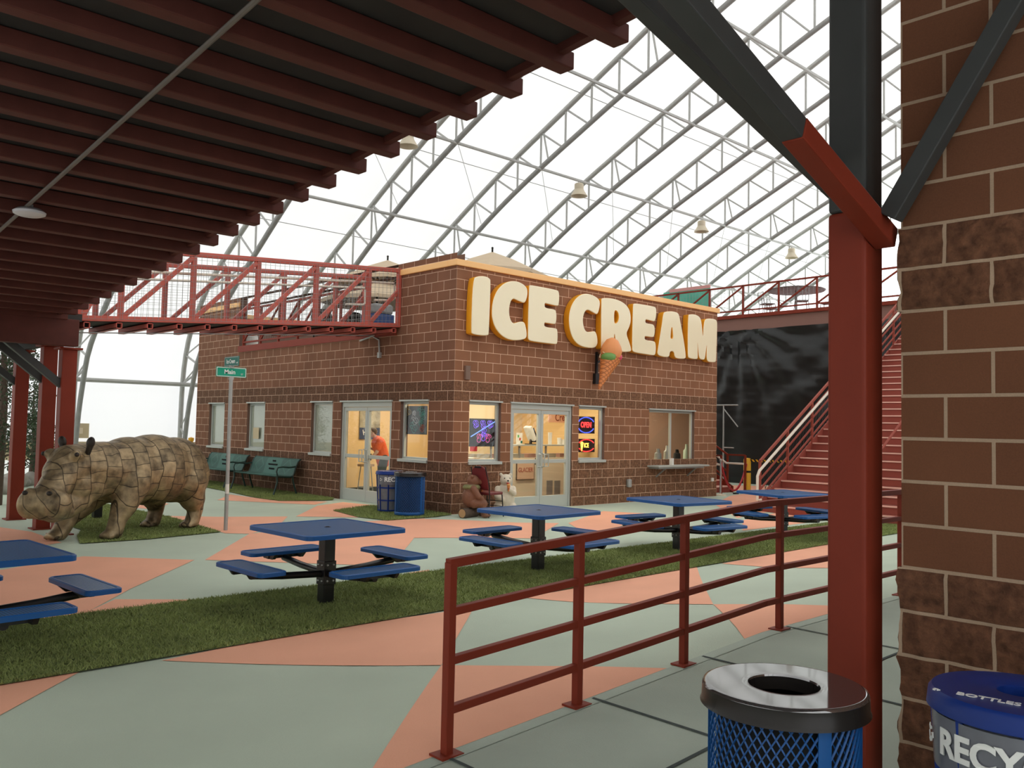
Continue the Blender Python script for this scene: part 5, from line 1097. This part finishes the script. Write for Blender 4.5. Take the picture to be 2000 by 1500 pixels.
scrib(mb, (cx_, .143, b[2]+hh_*.52), w_*.12, 30, 0, 0, .005, 1.6); mb.tube([(a[0]+.03, .14, b[2]+hh_*.35), (b[0]-.06, .14, a[2]-hh_*.08)], .011, 6, 2)
mb.build('neon_drawing', neon, bd)
a = PA(785, 793, 0, .17); b = PA(833, 849, 0, .17); bd = MB().bb((.16, b[1], b[2]), (.185, a[1], a[2])).build('chalk_board', M_black); tag(bd, 'black chalk board with coloured drawings in the corner side window', 'board')
chk = [mat('chalk_gold', (.55, .36, .06)), mat('chalk_teal', (.1, .4, .35)), mat('chalk_white', (.7, .7, .72)), mat('chalk_red', (.5, .1, .06))]; yl = a[1]-b[1]; mb = MB()
for fy, fz, r_, mi in ((.72, .84, .12, 0), (.2, .82, .13, 1), (.12, .66, .1, 1), (.45, .52, .13, 2), (.48, .75, .06, 2), (.5, .25, .14, 1), (.82, .2, .1, 3), (.15, .22, .09, 3), (.2, .4, .08, 1)): scrib(mb, (.156, b[1]+yl*fy, b[2]+(a[2]-b[2])*fz), r_, 40, 1, mi, .005, 2.3)
mb.build('chalk_drawing', chk, bd)
# LED signs
led_r = mat('led_red', (.8, .02, .02), .5, emit=(1, .03, .03), estr=3.5); led_b = mat('led_blue', (.05, .1, .9), .5, emit=(.06, .1, 1), estr=3.5); led_y = mat('led_yellow', (.9, .6, .05), .5, emit=(1, .6, .08), estr=3)
def led(label, p0, p1, word, wm, rim):
    a = PA(*p0, 1, .17); b = PA(*p1, 1, .17); o = MB().bb((a[0], .165, b[2]), (b[0], .195, a[2])).build('led_sign', M_black); tag(o, label, 'LED sign'); c = ((a[0]+b[0])/2, .16, (a[2]+b[2])/2); rx_ = (b[0]-a[0])*.47; rz_ = (a[2]-b[2])*.45
    mb = MB()
    for k in range(36):
        t = 2*PI*k/36
        if abs(math.sin(t)) > .35: mb.ball((c[0]+rx_*math.cos(t), .158, c[2]+rz_*math.sin(t)), .013, 6, 4, 0 if math.sin(t) > 0 else len(rim)-1)
    mb.build('led_dots', rim, o)
    place_text('lettering', word, rz_*1.0, wm, o, (c[0], .16, c[2]), (1, 0, 0), (0, 0, 1), .002, .004, .8); return o, c, rz_
led('glowing red OPEN sign with blue lights in the right front window', (1127, 813), (1161, 847), 'OPEN', led_r, [led_b])
o, c, rz_ = led('small glowing yellow and red cone sign low in the right front window', (1128, 857), (1161, 883), 'ICE', led_y, [led_r])
mb = MB(); mb.cone((c[0]-.16, .158, c[2]-.13), (c[0]-.16, .158, c[2]+.02), .008, .035, 10); mb.ball((c[0]-.16, .158, c[2]+.05), .04, 10, 6); mb.build('cone_light', led_y, o)
# things in the service window
q = PA(1334, 845, 1, 3.2); MBx = MB(); MBx.tube([(q[0], 4.28, q[2]+.12), (q[0], 4.05, q[2]+.12)], 0, 20, rs=[.2, .2]); tag(MBx.build('towel_dispenser', M_black), 'black paper towel dispenser on the wall inside the service window', 'dispenser')
for px, hgt, m_, lab in ((1285, .3, M_galvd, 'grey kitchen utensils behind the service window, left pane'), (1303, .38, M_galv, 'grey drink machine nozzle behind the service window'), (1322, .28, M_wick, 'dark kitchen tool holder behind the service window'), (1341, .42, mat('pale_green_plastic', (.5, .62, .5), .4), 'pale green plastic bottle rack inside the service window')):
    q = PA(px, 895, 1, .7); mb = MB().lathe([(.0, 0), (.1, 0), (.09, hgt*.6), (.05, hgt*.7), (.04, hgt), (.0, hgt)], (q[0], .7, .95), 12); mb.beam((q[0]-.08, .7, .95+hgt*.5), (q[0]+.1, .72, .95+hgt*.8), .03); tag(mb.build('kitchen_item', m_), lab, 'kitchenware')
tag(MB().bb((6.15, .5, 0), (8.9, 1.0, .945)).build('prep_counter', M_alu), 'steel prep counter inside below the service window', 'counter')
q = PA(940, 893, 1, 1.2); tag(MB().bb((.6, .9, 0), (1.5, 1.5, q[2])).build('display_table', M_offw), 'cream table inside the left front window', 'table')
q = PA(925, 876, 1, 1.1); tag(MB().box((q[0], 1.1, q[2]), (.12, .12, .12)).build('red_tin', led_r if 0 else M_red, bevel=.01), 'small red tin on the cream table inside the left front window', 'tin')
# poster on the yellow wall
a = PA(703, 795, 1, YW-.02); b = PA(741, 858, 1, YW-.02); po = MB().bb((a[0], YW-.03, b[2]), (b[0], YW-.005, a[2])).build('wall_poster', mat('poster_grey', (.4, .36, .26), .6, var=.8, vscale=5)); tag(po, 'large grey wall poster with dark blue strip inside the side doors', 'poster')
zs = b[2]+(a[2]-b[2])*.36; MB().bb((a[0], YW-.034, b[2]), (b[0], YW-.0305, zs)).build('title_strip', mat('navy_strip', (.04, .06, .13), .6), po)
place_text('lettering', 'HIPPO', .19, M_txt, po, ((a[0]+b[0])/2, YW-.036, (b[2]+zs)/2+.03), (1, 0, .06), (-.2, 0, 1), .001, .004, .8)
# stool being wiped and the person
sx_, sy_ = .72, 4.12; so_ = thing('stool', 'tan round stool in front of the person in orange', 'stool', (sx_, sy_, 0)); MB().lathe([(.0, .74), (.2, .74), (.2, .79), (.0, .8)], (sx_, sy_, 0), 20).build('seat', mat('tan_seat', (.6, .4, .2), .5), so_)
for k in range(4): a_ = PI/4+k*PI/2; MB().tube([(sx_+.12*math.cos(a_), sy_+.12*math.sin(a_), .74), (sx_+.2*math.cos(a_), sy_+.2*math.sin(a_), 0)], .013, 6).build('leg', M_galv, so_)
MB().tube([(sx_+.17*math.cos(t_), sy_+.17*math.sin(t_), .25) for t_ in np.linspace(0, 2*PI, 17)], .009, 5).build('foot_ring', M_galv, so_)
pe = thing('person', 'person in orange shirt and dark trousers bending over a stool inside', 'person', (1.06, 3.95, 0), math.radians(160))
skin = mat('skin', (.62, .36, .25), .5)
def hand(p, d, up_, s_):
    p, d, up_ = Vector(p), Vector(d).normalized(), Vector(up_).normalized(); sd_ = d.cross(up_); out = [('t', [p, p+d*.07], [.033, .036])]
    for k, L_ in enumerate((.075, .085, .08, .062)): b0 = p+d*.08+sd_*(.027-.018*k); out.append(('t', [b0, b0+d*L_*.55+up_*-.01, b0+d*L_*.85-up_*.035], [.0105, .0098, .0088]))
    b0 = p+d*.025+sd_*.035*s_; out.append(('t', [b0, b0+(sd_*s_+d*.8)*.03, b0+(sd_*s_*.7+d*1.5)*.04-up_*.01], [.013, .0115, .0095])); return out
legs = []
for s_ in (-1, 1): legs.append(('t', [(-.02, .09*s_, .92), (.01+.03*s_, .11*s_, .5), (-.05+.04*s_, .12*s_, .09)], [.095, .066, .045])); legs.append(('t', [(-.06+.04*s_, .12*s_, .05), (.13+.04*s_, .13*s_, .035)], [.045, .038]))
torso = [('t', [(-.02, 0, .93), (.03, 0, 1.1), (.1, 0, 1.28), (.13, 0, 1.36)], [.15, .145, .155, .11]), ('t', [(.11, -.17, 1.34), (.11, .17, 1.34)], [.075, .075])]
armL = [(.11, .2, 1.33), (.2, .25, 1.08), (.36, .2, .9)]; armR = [(.11, -.2, 1.33), (.06, -.27, 1.09), (.26, -.18, 1.17)]
body = legs + torso + [('t', [(.14, 0, 1.38), (.2, 0, 1.46)], [.055, .05]), ('b', (.26, 0, 1.53), (.095, .078, .115), Matrix.Rotation(.45, 3, 'Y')), ('b', (.34, 0, 1.47), (.04, .045, .045)), ('b', (.365, 0, 1.515), (.02, .014, .022)), ('b', (.25, .08, 1.52), (.02, .012, .03)), ('b', (.25, -.08, 1.52), (.02, .012, .03)),
   ('t', armL, [.052, .043, .03]), ('t', armR, [.052, .043, .03])] + hand(armL[2], (.6, -.1, -.5), (.4, 0, .8), 1) + hand(armR[2], (.8, .45, .15), (-.2, 0, 1), -1)
blob('body', body, .011, skin, pe, 3)
blob('shirt', [('t', [(-.03, 0, .86), (.03, 0, 1.1), (.1, 0, 1.28), (.13, 0, 1.355)], [.165, .165, .175, .12]), ('t', [(.11, -.17, 1.335), (.11, .17, 1.335)], [.09, .09]), ('t', [armL[0], (.165, .235, 1.17)], [.075, .072]), ('t', [armR[0], (.08, -.245, 1.17)], [.075, .072])], .014, mat('orange_shirt', (.85, .11, .012), .7), pe, 3)
blob('trousers', [('t', [(-.02, .09*s_, .93), (.01+.03*s_, .11*s_, .5), (-.05+.04*s_, .12*s_, .1)], [.115, .088, .075]) for s_ in (-1, 1)] + [('b', (-.02, 0, .92), (.135, .165, .1))], .014, mat('dark_trousers', (.012, .012, .016), .8), pe, 3)
blob('hair', [('b', (.23, 0, 1.565), (.1, .083, .1), Matrix.Rotation(.45, 3, 'Y'))], .012, mat('brown_hair', (.12, .075, .04), .7), pe, 2)
mb = MB(); [mb.ball((.335, .033*s_, 1.535), .011, 8, 6) for s_ in (-1, 1)]; mb.build('eyes', M_black, pe, local=True)
mb = MB(); mb.tube([(.365, -.045, 1.535), (.372, 0, 1.53), (.365, .045, 1.535), (.27, .085, 1.545)], .005, 5); mb.build('glasses', M_galvd, pe, local=True)
for s_ in (-1, 1): mb = MB(); mb.ball((.05+.04*s_, .13*s_, .04), (.14, .05, .042), 12, 8); mb.build('shoe', M_black, pe, local=True)

# ------------------------------------------------------------------ on the shop roof
um0 = None
def umbrella(x, y, zap, lab):
    global um0
    if um0: return dup(um0, (x, y, zap-6.2+RD), .2, lab)
    t = thing('patio_umbrella', lab, 'umbrella', (x, y, RD), 0, 'tan umbrellas on the shop roof'); um0 = t
    A, E_, n = 6.2-RD, 5.6-RD, 8; mb = MB(); R_ = 1.45; vs = [(0, 0, A)]
    for k in range(n):
        a = 2*PI*k/n; vs.append((R_*.5*math.cos(a), R_*.5*math.sin(a), A-.27))
    for k in range(n): a = 2*PI*k/n; vs.append((R_*math.cos(a), R_*math.sin(a), E_))
    for k in range(n): a = 2*PI*k/n; vs.append((R_*math.cos(a), R_*math.sin(a), E_-.09))
    fs = [(0, 1+k, 1+(k+1) % n) for k in range(n)] + [(1+k, 9+k, 9+(k+1) % n, 1+(k+1) % n) for k in range(n)] + [(9+k, 17+k, 17+(k+1) % n, 9+(k+1) % n) for k in range(n)]
    mb.add(vs, fs); o = mb.build('canopy', M_tan, t, local=True); sd_ = o.modifiers.new('s', 'SOLIDIFY'); sd_.thickness = .006
    MB().tube([(0, 0, 0), (0, 0, A+.08)], .024, 8).build('pole', M_wick, t, local=True); MB().lathe([(.0, 0), (.25, 0), (.25, .06), (.04, .1)], n=20).build('base', M_wick, t, local=True)
    for k in range(n):
        a = 2*PI*k/n; r_ = MB(); r_.tube([(.02*math.cos(a), .02*math.sin(a), A-.03), (R_*.5*math.cos(a), R_*.5*math.sin(a), A-.3), (R_*math.cos(a), R_*math.sin(a), E_-.02)], .011, 5); r_.tube([(.02*math.cos(a), .02*math.sin(a), A-.75), (R_*.52*math.cos(a), R_*.52*math.sin(a), A-.31)], .01, 5); r_.build('rib', M_wick, t, local=True)
    MB().ball((0, 0, A+.1), .03, 8, 6).build('finial', M_wick, t, local=True)
    return t
umbrella(3.7, 3.12, 6.2, 'tan umbrella right above the corner of the shop roof'); umbrella(2.55, 6.1, 6.2, 'tan umbrella seen above the right end of the footbridge'); umbrella(1.9, 5.6, 5.55, 'lowest tan umbrella, its underside seen through the footbridge railing')
q = PA(738, 600, 0, 1.1); cb = thing('cooler_bin', 'blue bin with grey lid on the roof at the end of the footbridge', 'bin', (q[0], q[1], RD)); MB().bb((q[0]-.3, q[1]-.3, RD), (q[0]+.3, q[1]+.3, RD+.75)).build('bin_body', mat('navy_bin', (.02, .06, .2), .5), cb, bevel=.03); MB().bb((q[0]-.28, q[1]-.28, RD+.75), (q[0]+.28, q[1]+.28, RD+1.0)).build('lid', M_galvd, cb, bevel=.06)
for n, (px, py) in enumerate(((640, 632), (672, 630), (700, 632))):
    q = PA(px, py, 0, 1.0+.5*(n % 2)); c_ = thing('wicker_chair', ('dark wicker chair on the roof, left of three behind the footbridge', 'dark wicker chair on the roof, middle of three behind the footbridge', 'dark wicker chair on the roof beside the blue bin')[n], 'chair', (q[0], q[1], RD), 1.2*n+.6, 'wicker chairs on the roof'); mb = MB()
    mb.prism(rrect(.3, .3, .1), .38, .45); mb.build('seat', M_wick, c_, local=True); P = rrect(.28, .28, .2); mb = MB(); mb.prism([(u, v+.28) for u, v in P], -.03, .03, fn=lambda u, v, w: (-.3-v*.2+w, u, .45+v)); mb.build('backrest', M_wick, c_, local=True)
    for a_ in (-1, 1):
        for b_ in (-1, 1): MB().tube([(.26*a_, .26*b_, 0), (.26*a_, .26*b_, .4)], .02, 6).build('leg', M_wick, c_, local=True)
q = PA(490, 650, 0, .8); tag(MB().ball((q[0], q[1], RD+.42), (.22, .22, .4), 12, 8).build('covered_urn', M_white), 'white covered urn on the roof behind the maroon railing', 'urn')
# ------------------------------------------------------------------ on the upper deck
X_ = 18.2; q = PA(1555, 566, 0, X_); zd = 5.95; pt = thing('patio_table', 'round grey patio table behind the upper deck railing', 'table', (X_, q[1], zd)); zz_ = q[2]
MB().lathe([(.0, zz_-.06), (1.0, zz_-.06), (1.04, zz_-.02), (1.0, zz_), (.0, zz_+.02)], (X_, q[1], 0), 32).build('tabletop', M_galvd, pt); MB().tube([(X_, q[1], zd), (X_, q[1], zz_-.05)], .05, 8).build('pedestal', M_galvd, pt)
for n, a_ in enumerate((1.4, 2.6, 3.8, 4.9)):
    x, y = X_+1.15*math.cos(a_), q[1]+1.15*math.sin(a_); c_ = thing('deck_chair', 'grey metal chair at the round patio table on the upper deck', 'chair', (x, y, zd), a_+PI, 'chairs at the patio table'); mb = MB(); mb.prism(rrect(.22, .22, .06), .42, .45); mb.build('seat', M_galvd, c_, local=True)
    mb = MB(); mb.tube([(-.22, -.2, .44), (-.28, -.2, .85), (-.28, .2, .85), (-.22, .2, .44)], .015, 6); [mb.tube([(-.23, v, .45), (-.28, v, .85)], .008, 5) for v in (-.1, 0, .1)]; mb.build('backrest', M_galvd, c_, local=True)
    for a2 in (-1, 1):
        for b2_ in (-1, 1): MB().tube([(.2*a2, .2*b2_, .43), (.23*a2, .23*b2_, 0)], .014, 6).build('leg', M_galvd, c_, local=True)
X_ = 17.4; a = PA(1296, 572, 0, X_); b = PA(1386, 598, 0, X_); gb = MB().bb((X_, b[1], 6.0), (X_+.04, a[1], a[2])).build('banner', mat('sea_green_cloth', (.12, .5, .36), .8, var=.3, vscale=2)); tag(gb, 'sea green banner with pink edge behind the upper deck mesh', 'banner'); MB().bb((X_-.01, b[1], a[2]-.03), (X_+.05, a[1]-.3, a[2]+.1)).build('pink_edge', mat('pink_cloth', (.7, .35, .32), .8), gb)

# ------------------------------------------------------------------ trees at the far left
def tree(px, r, h, w_, n, lab, seed):
    rg = np.random.default_rng(seed); d = ray(px, 800); hd = math.hypot(d[0], d[1]); x, y = CAM[0]+d[0]/hd*r, CAM[1]+d[1]/hd*r; z = g(x, y)
    t = thing('tree', lab, 'tree', (x, y, z), 0, 'trees behind the red columns')
    tr = MB(); tr.tube([(0, 0, -.1), (.05, .03, h*.4), (-.04, .05, h*.95)], 0, 8, rs=[.11, .08, .02]); V_ = []; F_ = []
    for k in range(n):
        zz = h*(.18+.8*rg.random()); a = rg.random()*2*PI; rr = w_*(.35+.65*(1-zz/h))*(.55+.45*rg.random()); c_ = Vector((rr*math.cos(a), rr*math.sin(a), zz+rg.normal(0, .05)))
        if k % 3 == 0: tr.tube([(0, 0, zz-.15), c_], .012, 5)
        for j in range(46):
            p = c_ + Vector(rg.normal(0, .13, 3)); u = Vector(rg.normal(0, 1, 3)).normalized(); v_ = u.cross(Vector(rg.normal(0, 1, 3))).normalized(); L_ = .05+.06*rg.random(); o_ = len(V_)
            V_ += [p-v_*.012, p+u*L_*.5-v_*.02, p+u*L_, p+u*L_*.5+v_*.02]; F_.append((o_, o_+1, o_+2, o_+3))
    tr.build('trunk', M_bark, t, local=True); MB().add(V_, F_).build('foliage', M_leaf, t, local=True, fixn=False)
tree(2, 21, 5.2, 1.0, 95, 'dark green tree at the left edge behind the red columns', 3); tree(42, 25, 5.0, .95, 85, 'dark green tree seen between the two left red columns', 5); tree(68, 27, 2.6, .6, 45, 'low dark bush tree behind the middle red column', 9)
rg = np.random.default_rng(4)
for k in range(7):
    px = (5, 18, 30, 42, 55, 62, 70)[k]; q = gp(px, (965, 958, 952, 950, 948, 946, 946)[k]); s_ = .2+.15*rg.random()
    mb = MB(); mb.ball((0, 0, s_*.5), (s_, s_*.8, s_*.7), 10, 7); o = mb.build('rock', mat('pale_rock', (.35, .33, .29), .9, var=.4, vscale=6) if k == 0 else bpy.data.materials['pale_rock']); o.location = (q[0], q[1], g(q[0], q[1])); o.rotation_euler = (0, 0, k)
    for v in o.data.vertices: v.co *= 1+.25*noise.noise(v.co*5+Vector((k, 0, 0)))
    tag(o, 'pale rough rock on the ground behind the red columns', 'rock', 'rocks under the trees')
bpy.context.view_layer.update()
